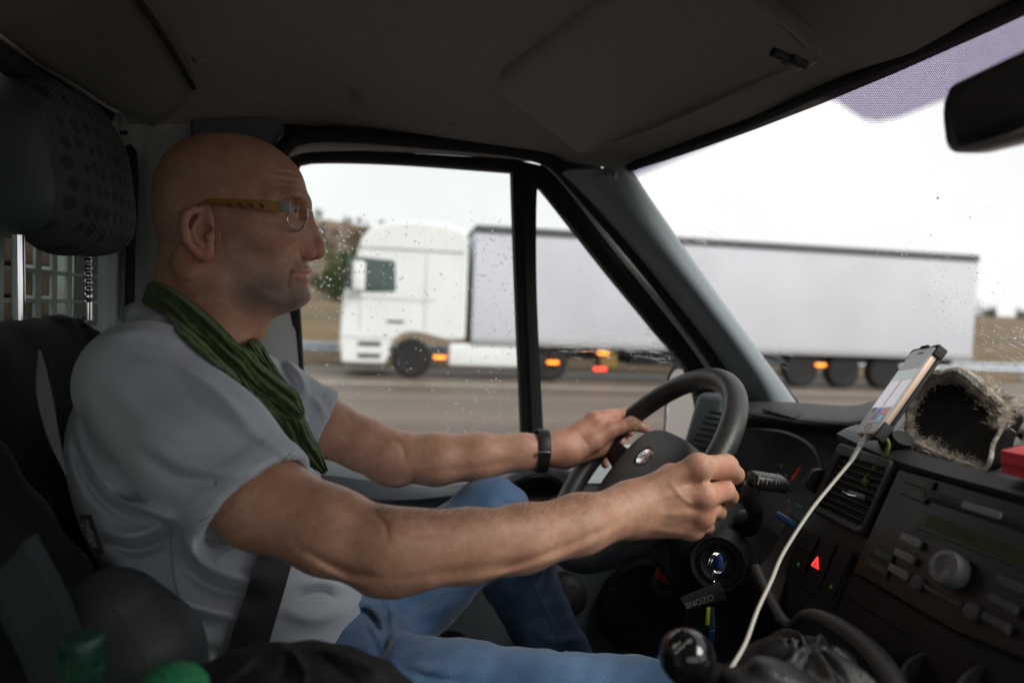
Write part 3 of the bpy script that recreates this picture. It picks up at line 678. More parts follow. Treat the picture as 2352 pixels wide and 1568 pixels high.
def bump_line(p, px, w, amp, soft=None):
    """ridge (amp>0) or furrow along a polyline given in picture coordinates, w wide"""
    U, Vv = proj_c(p); out = np.zeros(len(U)); px = catmull(np.asarray(px, float), max(8, 3*len(px)))
    (ua, va), (ub, vb) = px.min(0)-2.6*w, px.max(0)+2.6*w; M_ = (U > ua) & (U < ub) & (Vv > va) & (Vv < vb)
    if not M_.any(): return out
    u = U[M_]; v = Vv[M_]; d = np.full(len(u), 1e9); fade = np.ones(len(u))
    for i in range(len(px)-1):
        ax_, ay_ = px[i]; bx, by = px[i+1]-px[i]; t = np.clip(((u-ax_)*bx+(v-ay_)*by)/max(bx*bx+by*by, 1e-9), 0, 1)
        e = (u-ax_-t*bx)**2+(v-ay_-t*by)**2; g = (i+t)/(len(px)-1); m = e < d
        d = np.where(m, e, d); fade = np.where(m, g, fade)
    out[M_] = amp*np.sin(np.pi*np.clip(fade*.94+.03, 0, 1))**.6*np.maximum(np.exp(-d/(w*w))-.0012, 0); return out
def sdf_mesh(name, f, lo, hi, h, m, parent, B=10, slack=1.3, finish=None):
    lo = np.asarray(lo, float); hi = np.asarray(hi, float)
    nb = np.ceil((hi-lo)/(h*B)).astype(int); dims = nb*B+1
    g = np.stack(np.meshgrid(*[np.arange(k) for k in nb], indexing='ij'), -1).reshape(-1, 3)
    c = lo+(g+.5)*B*h; dc = np.concatenate([f(c[i:i+200000]) for i in range(0, len(c), 200000)])
    act = np.abs(dc) < B*h*.87*slack
    val = np.where(np.repeat(np.repeat(np.repeat(dc.reshape(nb), B, 0), B, 1), B, 2) < 0, -1., 1.).astype(np.float32)
    full = np.ones(dims, np.float32); full[:-1, :-1, :-1] = val; full[-1] = full[-2]; full[:, -1] = full[:, -2]; full[:, :, -1] = full[:, :, -2]
    off = np.stack(np.meshgrid(*[np.arange(B+1)]*3, indexing='ij'), -1).reshape(-1, 3)
    mask = np.zeros(dims, bool); ga = g[act]*B
    for o in off: mask[ga[:, 0]+o[0], ga[:, 1]+o[1], ga[:, 2]+o[2]] = True
    ii = np.argwhere(mask); pts = lo+ii*h
    dv = np.concatenate([f(pts[i:i+600000]) for i in range(0, len(pts), 600000)]) if len(pts) else np.zeros(0)
    full[ii[:, 0], ii[:, 1], ii[:, 2]] = dv
    s = full < 0
    cnt = np.zeros(np.array(dims)-1, np.uint8)
    for a in (0, 1):
        for b in (0, 1):
            for e in (0, 1): cnt += s[a:dims[0]-1+a, b:dims[1]-1+b, e:dims[2]-1+e]
    cells = np.argwhere((cnt > 0) & (cnt < 8))
    idm = np.full(cnt.shape, -1, np.int32); idm[cells[:, 0], cells[:, 1], cells[:, 2]] = np.arange(len(cells))
    acc = np.zeros((len(cells), 3)); num = np.zeros(len(cells))
    cor = [(a, b, e) for a in (0, 1) for b in (0, 1) for e in (0, 1)]
    cv = {q: full[cells[:, 0]+q[0], cells[:, 1]+q[1], cells[:, 2]+q[2]].astype(float) for q in cor}
    for q in cor:
        for ax in range(3):
            if q[ax] == 0:
                r = list(q); r[ax] = 1; r = tuple(r); A = cv[q]; Bv = cv[r]; x = (A < 0) != (Bv < 0)
                t = np.where(x, A/np.where(x, A-Bv, 1), 0); p = np.array(q, float)[None]+t[:, None]*np.eye(3)[ax]
                acc[x] += p[x]; num[x] += 1
    verts = lo+(cells+acc/num[:, None])*h
    faces = []
    for ax in range(3):
        sl0 = [slice(None)]*3; sl1 = [slice(None)]*3; sl0[ax] = slice(0, dims[ax]-1); sl1[ax] = slice(1, dims[ax])
        A = s[tuple(sl0)]; Bv = s[tuple(sl1)]; e = np.argwhere(A != Bv); o1, o2 = [(1, 2), (2, 0), (0, 1)][ax]
        ok = (e[:, o1] > 0) & (e[:, o2] > 0) & (e[:, o1] < dims[o1]-1) & (e[:, o2] < dims[o2]-1); e = e[ok]
        def cid(d1, d2): k = e.copy(); k[:, o1] += d1; k[:, o2] += d2; return idm[k[:, 0], k[:, 1], k[:, 2]]
        q = np.stack([cid(-1, -1), cid(0, -1), cid(0, 0), cid(-1, 0)], 1)
        inside = A[e[:, 0], e[:, 1], e[:, 2]]; q[~inside] = q[~inside][:, ::-1]; faces.append(q)
    faces = np.concatenate(faces); faces = faces[(faces >= 0).all(1)]
    # project vertices onto the surface once, for smooth shading
    eps = h*.4
    for _ in range(1):
        d0 = f(verts); gr = np.stack([f(verts+np.eye(3)[k]*eps)-d0 for k in range(3)], 1)/eps
        gl = np.maximum((gr*gr).sum(1), .3); st = np.clip(d0/gl, -h*.35, h*.35); verts = verts-gr*st[:, None]
    me = bpy.data.meshes.new(name); me.vertices.add(len(verts)); me.vertices.foreach_set('co', verts.astype(np.float32).ravel())
    me.loops.add(len(faces)*4); me.loops.foreach_set('vertex_index', faces.astype(np.int32).ravel())
    me.polygons.add(len(faces)); me.polygons.foreach_set('loop_start', np.arange(0, len(faces)*4, 4, dtype=np.int32))
    try: me.polygons.foreach_set('loop_total', np.full(len(faces), 4, np.int32))
    except Exception: pass
    me.polygons.foreach_set('use_smooth', np.ones(len(faces), bool)); me.update(calc_edges=True); me.validate()
    if m is not None: me.materials.append(m)
    o = bpy.data.objects.new(name, me); COL.objects.link(o); set_parent(o, parent)
    return o

# ================================================================== steering wheel
WC = V(.372, .991, 1.526); WE = math.radians(41.4); WA = V(-math.cos(WE), 0, math.sin(WE)); WU = V(math.sin(WE), 0, math.cos(WE)); WY = V(0, 1, 0); WR = .178
m_rim = mat('worn leather steering rim', (.035, .033, .031), .45, noise=(22, .35), bump=(300, .35, .001))
m_pad = mat('grey airbag cover', (.075, .072, .069), .6, bump=(1100, .5, .0006))
def wpos(p, q, a=0): return WC+WY*p+WU*q+WA*a
mb = MB(); mb.tube([wpos(WR*math.cos(t), WR*math.sin(t)) for t in np.linspace(0, 2*math.pi, 96, endpoint=False)], .0172, 18, closed=True, upv=None)
sw = tag(mb.build('steering_wheel', m_rim, van))
mb = MB(); rings = []
def pad_r(t):
    x, y = math.cos(t), math.sin(t); n_ = 3.2; k = (abs(x/.100)**n_+abs(y/(.072 if y > 0 else .105))**n_)**(-1/n_); return k*x*(1-.10*max(0, -y)), k*y
tt = np.linspace(0, 2*np.pi, 72, endpoint=False)
for s_, hgt in ((1.0, -.045), (1.0, -.024), (.985, -.014), (.95, -.007), (.88, -.002), (.6, .003), (.3, .0052), (.265, .0053), (.25, .0038), (.235, .0025), (.01, .0025)):
    rings.append([wpos(pad_r(t)[0]*s_, pad_r(t)[1]*s_+(.008*(1-s_)), hgt) for t in tt] if s_ > .3 else [wpos(.098*s_*math.cos(t), .074*s_*math.sin(t)+.013*(1-s_), hgt) for t in tt])
mb.grid(rings[::-1], closed_v=True, cap=True); pad = mb.build('hub_cover', m_pad, sw, auto=70)
for a in (0, 180, 245, 295):
    t = math.radians(a); mb = MB()
    mb.tube([wpos(.08*math.cos(t), .08*math.sin(t)-.01, -.024), wpos(.13*math.cos(t), .13*math.sin(t)-.006, -.014), wpos(.172*math.cos(t), .172*math.sin(t), 0)], [.026, .02, .015], 12, 10, flat=.45, upv=WA); mb.build('spoke', m_darkm, sw)
# chrome oval badge with its script
bc = wpos(0, .0125, .0035); bx = nrm(WY*-.97+WU*.12); by = nrm(np.cross(WA, bx))
mb = MB(); mb.grid([[bc+bx*.0215*s_*math.cos(t)+by*.0150*s_*math.sin(t)+WA*hh for t in np.linspace(0, 2*np.pi, 40, endpoint=False)] for s_, hh in ((1.02, -.001), (1, .0015), (.93, .0024), (.88, .0016), (.02, .0022))][::-1], closed_v=True, cap=True)
bd = mb.build('badge', m_chrome, pad, auto=50)
text_obj('badge_script', 'Ford', mat('dark badge enamel', (.03, .035, .05), .3), pad, bc, bx, by, .013, depth=.0026, shear=.35)
# ================================================================== column, ignition, stalk
COLM = mat('black column cowl', (.013, .013, .014), .5, bump=(1100, .3, .0005))
def fcol(p):
    d = d_cap(p, WC-WA*.05, WC-WA*.26, .055, .07)
    d = smin(d, d_box(p, WC-WA*.12+V(0, -.02, -.06), (.05, .075, .05), .03, [WA, (0, 1, 0), WU]), .04)
    d = smin(d, d_cap(p, P(1600, 1240, .90), P(1690, 1330, .90), .045, .05), .04)
    return d
sdf_mesh('column_cowl', fcol, (.2, .75, 1.2), (.72, 1.15, 1.62), .006, COLM, van)
ic = P(1649, 1293, .835); ia = nrm((-.55, -.80, .12)); mb = MB()
mb.lathe(ic, ia, [(.001, -.012), (.018, -.012), (.021, -.002), (.023, .0), (.0245, -.006), (.030, -.006), (.0325, .004), (.035, .005), (.036, .0), (.040, -.05)][::-1], 40); mb.build('ignition_lock', mat('lock plastic', (.018, .019, .02), .6), van)
ms = mat('stalk plastic', (.022, .022, .023), .35, bump=(900, .2, .0003))
sc_ = P(1764, 1106, .80); sx = nrm(P(1812, 1112, .80)-P(1716, 1098, .80)); mb = MB()
mb.box(sc_, (.052, .026, .020), [sx, (0, 1, .2), (0, -.2, 1)], bev=.008); st = mb.build('wiper_stalk', ms, van)
mb = MB(); mb.tube([P(1728, 1112, .80), P(1722, 1150, .81), P(1735, 1180, .84), P(1715, 1200, .90)], [.011, .010, .011, .02], 12, 14); mb.build('stalk_arm', ms, st)
mb = MB()
for k, px in enumerate((1744, 1764, 1785)):
    mb.tube([P(px+2, 1086, .788), P(px-3, 1112, .783)], .0006, 6)
mb.build('stalk_ring', mat('grey line', (.25, .25, .25), .5), st)
mw = mat('white print', (.35, .35, .33), .6)
for px, py, s_ in ((1752, 1105, 'O'), (1772, 1107, 'T'), (1790, 1107, 'L')): text_obj('stalk_mark', s_, mw, st, P(px, py, .7845), sx, (0, -.1, 1), .0036, depth=.001)
# ================================================================== dashboard
dash = tag(MB().loft([[P(1630, 915, 1.40), P(1740, 921, 1.27), P(1830, 924, 1.13), P(1950, 931, .97), P(2005, 920, .92), P(2036, 912, .90)],
                  [P(1630, 922, 1.36), P(1735, 927, 1.23), P(1835, 936, 1.09), P(1955, 942, .94), P(2008, 930, .89), P(2040, 922, .87)],
                  [P(1630, 940, 1.28), P(1725, 948, 1.16), P(1842, 964, 1.02), P(1960, 970, .885), P(2012, 954, .84), P(2046, 940, .82)],
                  [P(1630, 956, 1.28), P(1725, 962, 1.16), P(1845, 980, 1.03), P(1965, 984, .895), P(2016, 968, .85), P(2050, 954, .83)],
                  [P(1630, 975, 1.33), P(1725, 980, 1.22), P(1850, 992, 1.08), P(1965, 995, .95), P(2020, 985, .90), P(2054, 972, .87)]], 26, 50, thick=.01).build('dashboard', mat('grained grey dash top', (.045, .042, .040), .52, bump=(500, .8, .0012)), van))
mb = MB(); mb.box(P(1806, 941, 1.09)-V(0, 0, .0025), (.036, .10, .004), [(1, 0, .3), (0, 1, 0), (-.3, 0, 1)], bev=.001); mb.build('dash_lid', m_dark, dash)
mb = MB(); mb.loft([[PS(1925, 1012), PS(2071, 1078), PS(2352, 1160), PS(2700, 1262)],
                    [PX(1935, 1004, .562), PX(2085, 1058, .565), PX(2352, 1134, .565), PX(2700, 1220, .565)],
                    [PX(1950, 996, .59), PX(2100, 1046, .59), PX(2352, 1108, .59), PX(2700, 1180, .59)],
                    [PX(1975, 980, .70), PX(2140, 1014, .70), PX(2352, 1050, .70), PX(2700, 1090, .7)],
                    [PX(2000, 930, .97), PX(2140, 938, .99), PX(2352, 948, 1.03), PX(2600, 956, 1.05)]], 30, 40, thick=.01)
mb.build('dash_top', mat('dash top pad', (.03, .03, .031), .5, bump=(600, .6, .001)), dash)
mb = MB(); mb.box(V(.82, .15, 1.32), (.2, 1.2, .36), bev=.02); mb.box(V(.86, 1.1, 1.3), (.2, .6, .5), bev=.02); mb.build('dash_light_block', m_black, dash)  # dark boxes added inside the dash to block light
# instrument cluster
mb = MB(); mb.loft([[PX(1690, 970, .70), PX(1800, 985, .70), PX(1930, 990, .70)], [PX(1680, 1100, .70), PX(1800, 1110, .69), PX(1900, 1120, .68)], [PX(1670, 1230, .66), PX(1790, 1240, .65), PX(1870, 1250, .64)]], 10, 12, thick=.01)
cl = mb.build('instrument_cluster', mat('dark instrument glass', (.005, .005, .006), .5, spec=.2), dash)
mb = MB(); mb.tube([PX(1715, 985, .66), PX(1800, 992, .66), PX(1862, 1022, .655), PX(1890, 1075, .65), PX(1893, 1130, .645)], .004, 8, 30); mb.build('cluster_rim', mat('dim rim', (.05, .05, .05), .4), cl)
m_need = mat('red needle', (.3, .02, .015), .5, emit=((1, .06, .03), .05)); m_grn = mat('green figures', (.03, .14, .04), .5, emit=((.1, .8, .2), .02))
for a, b in (((1837, 1074), (1818, 1102)), ((1889, 1066), (1880, 1082)), ((1812, 1165), (1802, 1185))):
    mb = MB(); mb.tube([PX(*a, .662), PX(*b, .662)], .0016 if a[1] < 1100 else .0006, 6); mb.build('needle', m_need, cl)
for (x, y, s_) in ((1795, 1070, '80'), (1806, 1092, '60'), (1845, 1105, '3'), (1838, 1140, '1'), (1812, 1150, '20'), (1868, 1080, 'C'), (1816, 1172, '0'), (1836, 1160, 'km/h')):
    text_obj('figure', s_, m_grn, cl, PX(x, y, .66), (0, -1, 0), (.25, 0, 1), .006, depth=.001)
# round air vent between wheel and pillar
c = P(1632, 972, 1.27); mb = MB(); nn = nrm((-.8, -.45, .25)); mb.box(c, (.05, .075, .12), [nn, np.cross((0, 0, 1), nn), (.25, 0, 1)], bev=.018); ov = mb.build('side_vent', m_grey, dash)
mb = MB()
for k in range(7):
    q = P(1656-k*7, 950+k*13, 1.205); mb.box(q, (.012, .05, .004), [nn, np.cross((0, 0, 1), nn), (0, 0, 1)], bev=.001)
mb.build('vent_slat', m_dark, ov)
# ---- centre stack
mb = MB(); poly = [PS(1938, 1008), PS(2071, 1074), PS(2352, 1158), PS(2760, 1285), PS(2600, 1720), PS(1900, 1720), PS(1840, 1440), PS(1775, 1425), PS(1800, 1325), PS(1862, 1172)]
mb.prism(poly, (.10, 0, 0)); stack = mb.build('centre_stack', m_dark, van, auto=30)
def plate(corners, th, name, m, parent, off=.001, r=.002, bev=.0008):
    mb = MB(); mb.prism(round_poly([PS(*q, off) for q in corners], r, 3), SN*th, bev=bev); return mb.build(name, m, parent, auto=40)
ven = None
# vent: bezel ring, black recess, louvres
o_ = round_poly([PS(*q, .001) for q in ((1936, 1020), (2066, 1062), (1986, 1234), (1866, 1174))], .006, 4); i_ = round_poly([PS(*q, .001) for q in ((1938, 1048), (2049, 1079), (1989, 1216), (1886, 1164))], .006, 4)
mb = MB(); mb.grid([o_, o_+SN*.006, (o_*.7+i_*.3)+SN*.009, i_+SN*.007, i_-SN*.004], closed_v=True); ven = mb.build('air_vent', mat('vent bezel', (.04, .039, .038), .45, bump=(900, .3, .0005)), stack, auto=50)
mb = MB(); mb.prism(i_+SN*.0006, SN*.001); mb.build('vent_recess', m_black, ven)
for k in range(1, 9):
    t = k/8.6; a = V(1938, 1048)*(1-t)+V(1886, 1164)*t; b = V(2049, 1079)*(1-t)+V(1989, 1216)*t
    mb = MB(); A_, B_ = PS(*a, .004), PS(*b, .004); mb.box((A_+B_)/2, (np.linalg.norm(B_-A_), .0085, .0016), [B_-A_, SN*.9+SU*.5, np.cross(B_-A_, SN*.9+SU*.5)], bev=.0007); mb.build('louvre', mat('louvre', (.03, .029, .028), .45) if k == 1 else bpy.data.materials['louvre'], ven)
mb = MB(); A_, B_ = PS(1950, 1131, .012), PS(1984, 1142, .012); mb.box((A_+B_)/2, (.024, .006, .006), [B_-A_, SN, np.cross(B_-A_, SN)], bev=.002); mb.build('vent_tab', mat('grey tab', (.10, .10, .10), .3), ven)
mb = MB(); mb.tube([PS(1935, 1128, .0145), PS(1950, 1136, .0145), PS(1967, 1139, .0145)], .0009, 6, 8); mb.build('chrome_strip', m_chrome, ven)
mb = MB(); A_ = PS(1880, 1105, .004); mb.lathe(A_, (0, 1, 0), [(.001, -.004), (.016, -.004), (.016, .004), (.001, .004)], 24); mb.build('vent_wheel', m_darkm, ven)
# radio
m_rad = mat('black radio face', (.011, .011, .012), .4, bump=(1300, .2, .0003)); m_btn = mat('grey radio button', (.23, .23, .235), .45); m_dkb = mat('dark radio button', (.085, .088, .09), .5)
rad = plate([(2074, 1082), (2352, 1163), (2640, 1248), (2470, 1560), (2204, 1452), (1970, 1316)], .006, 'radio', m_rad, stack, r=.003)
O = .0075
plate([(2130, 1122), (2352, 1192), (2540, 1250), (2530, 1275), (2352, 1222), (2122, 1146)], .003, 'cd_surround', m_dark, rad, off=O)
plate([(2133, 1138), (2352, 1208), (2530, 1262), (2528, 1270), (2352, 1217), (2131, 1146)], .0004, 'cd_slot', m_black, rad, off=O+.0032, bev=.0001)
plate([(2220, 1154), (2309, 1181), (2305, 1197), (2214, 1169)], .005, 'eject_button', m_btn, rad, off=O)
m_lcd = mat('green lcd', (.022, .034, .007), .5, emit=((.10, .16, .03), .012), spec=.2); m_lct = mat('lcd segments', (.015, .022, .006), .5)
plate([(2118, 1172), (2352, 1250), (2560, 1318), (2540, 1362), (2352, 1309), (2104, 1214)], .0015, 'display_frame', mat('display frame', (.04, .04, .04), .5), rad, off=O)
lcd = plate([(2136, 1180), (2352, 1262), (2545, 1330), (2535, 1352), (2352, 1300), (2120, 1208)], .0004, 'display', m_lcd, rad, off=O+.0017, bev=.0001)
dx = nrm(PS(2352, 1281)-PS(2128, 1195)); dy = nrm(np.cross(SN, dx))
text_obj('display_text', '01 0:07   CD 2', m_lct, rad, PS(2245, 1238, O+.0024), dx, dy, .0072, space=1.1)
for n_, q in enumerate([((2080, 1226), (2122, 1243.5), (2115, 1262), (2075, 1241)), ((2066, 1261), (2107.5, 1280), (2101, 1298.5), (2061, 1277)), ((2053.7, 1296), (2093.7, 1317), (2087.5, 1336), (2047.5, 1312))]):
    b = plate(q, .006, 'preset_button', m_btn, rad, off=O, r=.0012, bev=.001)
    text_obj('button_figure', str(n_+1), m_lct, rad, np.mean([PS(*k, O+.0062) for k in q], 0), dx, dy, .0035)
for q in [((2301, 1323), (2360, 1346), (2352, 1369), (2296.5, 1340)), ((2285, 1365), (2346.5, 1395), (2339, 1416), (2277.6, 1382)), ((2269, 1407), (2330, 1437.5), (2321.5, 1460), (2262.6, 1424))]:
    plate(q, .006, 'preset_button', m_dkb, rad, off=O, r=.0012, bev=.001)
plate([(2132.5, 1343.6), (2215, 1387.4), (2211, 1400), (2128.8, 1353.6)], .005, 'seek_button', m_dkb, rad, off=O, r=.001)
text_obj('button_figure', 'SEEK', m_lct, rad, PS(2172, 1371, O+.0052), dx, dy, .003)
for px, py, r_ in ((2110.7, 1340, .0072), (2236.8, 1406.7, .0078)):
    mb = MB(); mb.lathe(PS(px, py, O), SN, [(r_*1.02, 0), (r_, .004), (r_*.8, .0055), (.0002, .006)], 24); mb.build('round_button', m_dkb, rad)
kc = PS(2192, 1312, O); mb = MB(); mb.lathe(kc, SN, [(.0168, 0), (.0160, .011), (.0152, .0135), (.0144, .0138), (.0105, .0138), (.0098, .0125), (.0002, .0108)], 48); kn = mb.build('volume_knob', mat('silver grey knob', (.16, .16, .17), .38), rad)
mb = MB()
for k in range(8):
    a = k*math.pi/4+.2; mb.box(kc+SN*.0139+(SR*math.cos(a)+SU*math.sin(a))*.0125, (.0015, .0015, .0006), bev=.0002)
mb.build('knob_mark', mw, kn)
m_dimw = mat('dim print', (.10, .12, .11), .6); m_dimg = mat('dim green print', (.08, .16, .06), .6, emit=((.2, .5, .12), .03))
text_obj('print', '6000 CD', m_dimw, rad, PS(2137, 1237, O), dx, dy, .0042); text_obj('print', 'RDS', m_dimw, rad, PS(2103, 1222, O), dx, dy, .004)
text_obj('print', 'RDS EON', m_dimw, rad, PS(2260, 1285, O), dx, dy, .003)
for q, s_, th in (([(2085, 1086), (2150, 1106), (2141, 1130), (2077, 1106)], 'CD', .003), ([(2076, 1112), (2137, 1133), (2127, 1158), (2068, 1134)], 'AUX', .003), ([(2005, 1250), (2056, 1276), (2049, 1300), (1998, 1270)], 'BASS/TRE', .002), ([(1996, 1276), (2046, 1302), (2038, 1330), (1986, 1298)], 'FADE/BAL', .002)):
    plate(q, th, 'function_button', mat('black button', (.022, .022, .023), .45) if 'black button' not in bpy.data.materials else bpy.data.materials['black button'], rad, off=O, r=.001)
    text_obj('button_figure', s_, m_dimg, rad, np.mean([PS(*k, O+th+.0003) for k in q], 0), dx, dy, .0045 if len(s_) < 4 else .0034)
# switch panel with hazard switch
swp = plate([(1846, 1204), (1967, 1268), (1918, 1398), (1806, 1322)], .003, 'switch_panel', m_dark, stack, r=.004)
for q in ([(1853, 1214), (1886, 1231), (1866, 1272), (1833, 1254)], [(1892, 1232), (1925, 1249), (1883, 1352), (1852, 1333)], [(1930, 1254), (1961, 1271), (1941, 1316), (1911, 1300)], [(1830, 1260), (1862, 1278), (1846, 1326), (1814, 1308)], [(1908, 1306), (1938, 1322), (1914, 1378), (1886, 1362)]):
    plate(q, .003, 'rocker_switch', m_darkm, swp, off=.0045, r=.002)
m_haz = mat('lit hazard triangle', (.8, .03, .03), .5, emit=((1, .05, .05), .8))
mb = MB()
for s_, w_ in ((1.0, .0007), (.5, .0006)):
    tri = [PS(1878, 1278, .0082), PS(1879, 1306, .0082), PS(1864, 1297, .0082)]; g = np.mean(tri, 0); tri = [g+(t-g)*s_ for t in tri]
    for i in range(3): mb.tube([tri[i], tri[(i+1) % 3]], w_, 6)
mb.build('hazard_mark', m_haz, swp)
for px, py in ((1835, 1296), (1910, 1347)):
    mb = MB(); mb.box(PS(px, py, .0078), (.004, .004, .001), [SN, SU, SR]); mb.build('switch_mark', m_dimg, swp)
# lower stack details
mb = MB(); mb.tube([PS(1965, 1320, .002), PS(2204, 1456, .002), PS(2470, 1570, .002)], .0012, 6, 10); mb.tube([PS(1948, 1372, .001), PS(2085, 1460, .001)], .001, 6); mb.build('panel_gap', m_black, stack)
mb = MB(); mb.tube([P(1735, 1299, .74), P(1771, 1377, .70), P(1800, 1425, .67), P(1820, 1434, .66), P(1850, 1411, .645), P(1901, 1424, .62), P(1985, 1481, .575), P(2040, 1550, .53), P(2070, 1640, .5)], [.006, .006, .007, .009, .011, .012, .012, .012], 14, 50, flat=.6); mb.build('console_edge', mat('console trim', (.026, .024, .023), .5, bump=(900, .3, .0005)), van)
mb = MB(); mb.loft([[P(1815, 1180, .80), P(1850, 1200, .78)], [P(1770, 1270, .80), P(1815, 1300, .77)], [P(1735, 1310, .79), P(1780, 1400, .74)]], 10, 6, thick=.02); mb.build('knee_trim', mat('brown grey trim', (.07, .06, .052), .6), van)
for px, py, r_ in ((2160, 1558, .03), (2320, 1600, .035)):
    mb = MB(); mb.lathe(PS(px, py, .004), SN*.6+V(0, 0, .8), [(r_, -.02), (r_+.002, .004), (r_-.002, .005), (r_-.004, -.02)], 40); mb.build('cup_holder', mat('cup rim', (.04, .04, .04), .4), stack)
# gear lever
gk = P(1577, 1506, .53)
def fk(p): return smin(d_ell(p, gk, (.0235, .0235, .0225)), d_cap(p, gk+V(.004, 0, -.014), gk+V(.02, .0, -.05), .0145, .010), .008)
gl = sdf_mesh('gear_lever', fk, gk-.06, gk+.06, .0022, mat('glossy black knob', (.008, .008, .009), .12, coat=.4), van)
kx, ky = nrm(rt*.86-up*.3), nrm(up*.8+rt*.25); kf = gk-nrm(gk-C0)*.0215
for i, (s_, dx_, dy_) in enumerate((('R', .004, .0145), ('1', .001, .0105), ('3', -.001, .006), ('5', -.003, .001), ('2', -.008, .0095), ('4', -.010, .005))):
    q = gk+nrm(-nrm(gk-C0)*.9+kx*(dx_-.006)/.022+ky*(dy_)/.022)*.0238
    text_obj('shift_mark', s_, mw, gl, q, nrm(kx*.6-ky*.7), nrm(ky*.6+kx*.6), .0048, depth=.0004)
mb = MB(); mb.lathe(P(1636, 1560, .525), nrm((.35, -.1, -.8)), [(.0145, -.006), (.0165, 0), (.0165, .006), (.014, .012)], 28); mb.tube([gk+V(.01, 0, -.03), gk+V(.06, 0, -.12), gk+V(.09, 0, -.2)], .008, 10, 6); mb.build('lever_collar', m_darkm, gl)
ga = P(1850, 1748, .56)
def fg(p):
    d = d_ell(p, ga, (.072, .085, .108), pw=2.3)
    v = p-ga; a = np.arctan2(v[:, 1], v[:, 0]); d = d+.0035*np.sin(a*7+8*v[:, 2]*6)+.0022*np.sin(a*13-v[:, 2]*40)*np.clip(v[:, 2]*8, 0, 1)
    d = smin(d, d_ell(p, P(1760, 1640, .50), (.05, .03, .045))+.0015*np.sin(p[:, 2]*260+p[:, 0]*120), .03)
    return d-bump_line(p, [(1830, 1480), (1818, 1520), (1790, 1575)], 4, .0022)+bump_line(p, [(1822, 1480), (1810, 1520), (1782, 1575)], 3, .0015)
sdf_mesh('gear_gaiter', fg, ga-V(.2, .16, .16), ga+V(.16, .16, .24), .0042, mat('black leather gaiter', (.013, .0125, .012), .45, noise=(20, .3), bump=(350, .5, .001)), van)
# orange pull in its pocket, left of the column
mb = MB(); mb.prism(round_poly([P(1509, 1303, .98), P(1541, 1334, .98), P(1536, 1345, .98), P(1499, 1325, .98)], .003), (.008, .012, 0), bev=.002); mb.build('orange_pull', mat('orange plastic', (.62, .10, .025), .45), van)
mb = MB(); mb.tube([P(1504, 1328, .975), P(1508, 1352, .97), P(1530, 1362, .97), P(1560, 1352, .97), P(1575, 1340, .98)], .006, 8, 16); mb.build('pull_pocket', mat('pocket plastic', (.06, .068, .072), .5), van)

# ================================================================== driver's seat
m_cover = mat('black seat cover', (.009, .0085, .009), .8, noise=(12, .3), bump=(90, .5, .004), sheen=.1)
m_fab = mat('grey vinyl headrest', (.06, .078, .083), .5, bump=(1200, .2, .0004))
def fseat(p):
    A_, B_ = P(65, 758, .96), P(330, 1640, .96); axd = nrm(A_-B_); fr = nrm((axd[2], 0, -axd[0]))
    d = d_box(p, (A_+B_)/2-fr*.075, (np.linalg.norm(A_-B_)/2+.03, .25, .075), .06, [axd, (0, 1, 0), fr])
    for y in (.735, 1.18): d = smin(d, d_chain(p, [P(105, 880, .96)*[1, 0, 1]+[-.02, y, 0], (A_+B_)/2*[1, 0, 1]+[.03, y, 0], P(330, 1560, .96)*[1, 0, 1]+[.04, y, 0]], [.045, .06, .06], .02), .04)
    d = smin(d, d_box(p, P(640, 1700, .96)*[1, 0, 1]+[0, .96, -.035], (.30, .25, .08), .05), .04)
    u, v = proj(p)
    d = d+.004*np.sin(u*.021+v*.013)*np.sin(v*.017+u*.004)+.0022*np.sin(u*.047-v*.031+2*np.sin(v*.013))*np.sin(v*.009+1)
    return d-bump_line(p, [(75, 705), (130, 728), (200, 735)], 9, .006)+bump_line(p, [(150, 715), (185, 745), (200, 790)], 6, .006)
seat = sdf_mesh('driver_seat', fseat, (-.68, .62, 1.0), (.35, 1.32, 1.82), .007, m_cover, van)
hx = P(150, 394, .97)
def fhead(p):
    ax = [nrm((.97, 0, .2)), V(0, 1, 0), nrm((-.2, 0, .97))]
    v = (p-hx) @ np.array(ax).T; q = np.abs(v/np.array([.058, .126, .108])); pw = np.array([2.6, 3.0, 2.8])
    d = ((q**pw).sum(1)**(1/2.8)-1)*.07
    return d+.0015*np.sin(v[:, 1]*60)*np.sin(v[:, 2]*50)
m_hr = bpy.data.materials.new('woven headrest fabric'); m_hr.use_nodes = True; t = m_hr.node_tree; b = t.nodes['Principled BSDF']; b.inputs['Roughness'].default_value = .85
tcn = t.nodes.new('ShaderNodeTexCoord'); mp = t.nodes.new('ShaderNodeMapping'); mp.inputs['Scale'].default_value = (0, 46, 40); vo = t.nodes.new('ShaderNodeTexVoronoi'); vo.inputs['Scale'].default_value = 1; vo.inputs['Randomness'].default_value = .25
t.links.new(tcn.outputs['Object'], mp.inputs[0]); t.links.new(mp.outputs[0], vo.inputs['Vector'])
r = t.nodes.new('ShaderNodeValToRGB'); r.color_ramp.elements[0].color = (.035, .038, .039, 1); r.color_ramp.elements[1].color = (.085, .085, .083, 1); r.color_ramp.elements[0].position = .28; r.color_ramp.elements[1].position = .38
t.links.new(vo.outputs['Distance'], r.inputs[0]); wv = t.nodes.new('ShaderNodeTexWave'); wv.inputs['Scale'].default_value = 110; wv.inputs['Distortion'].default_value = 0; t.links.new(tcn.outputs['Object'], wv.inputs['Vector'])
mxn = t.nodes.new('ShaderNodeMix'); mxn.data_type = 'RGBA'; mxn.blend_type = 'MULTIPLY'; mxn.inputs['Factor'].default_value = .2
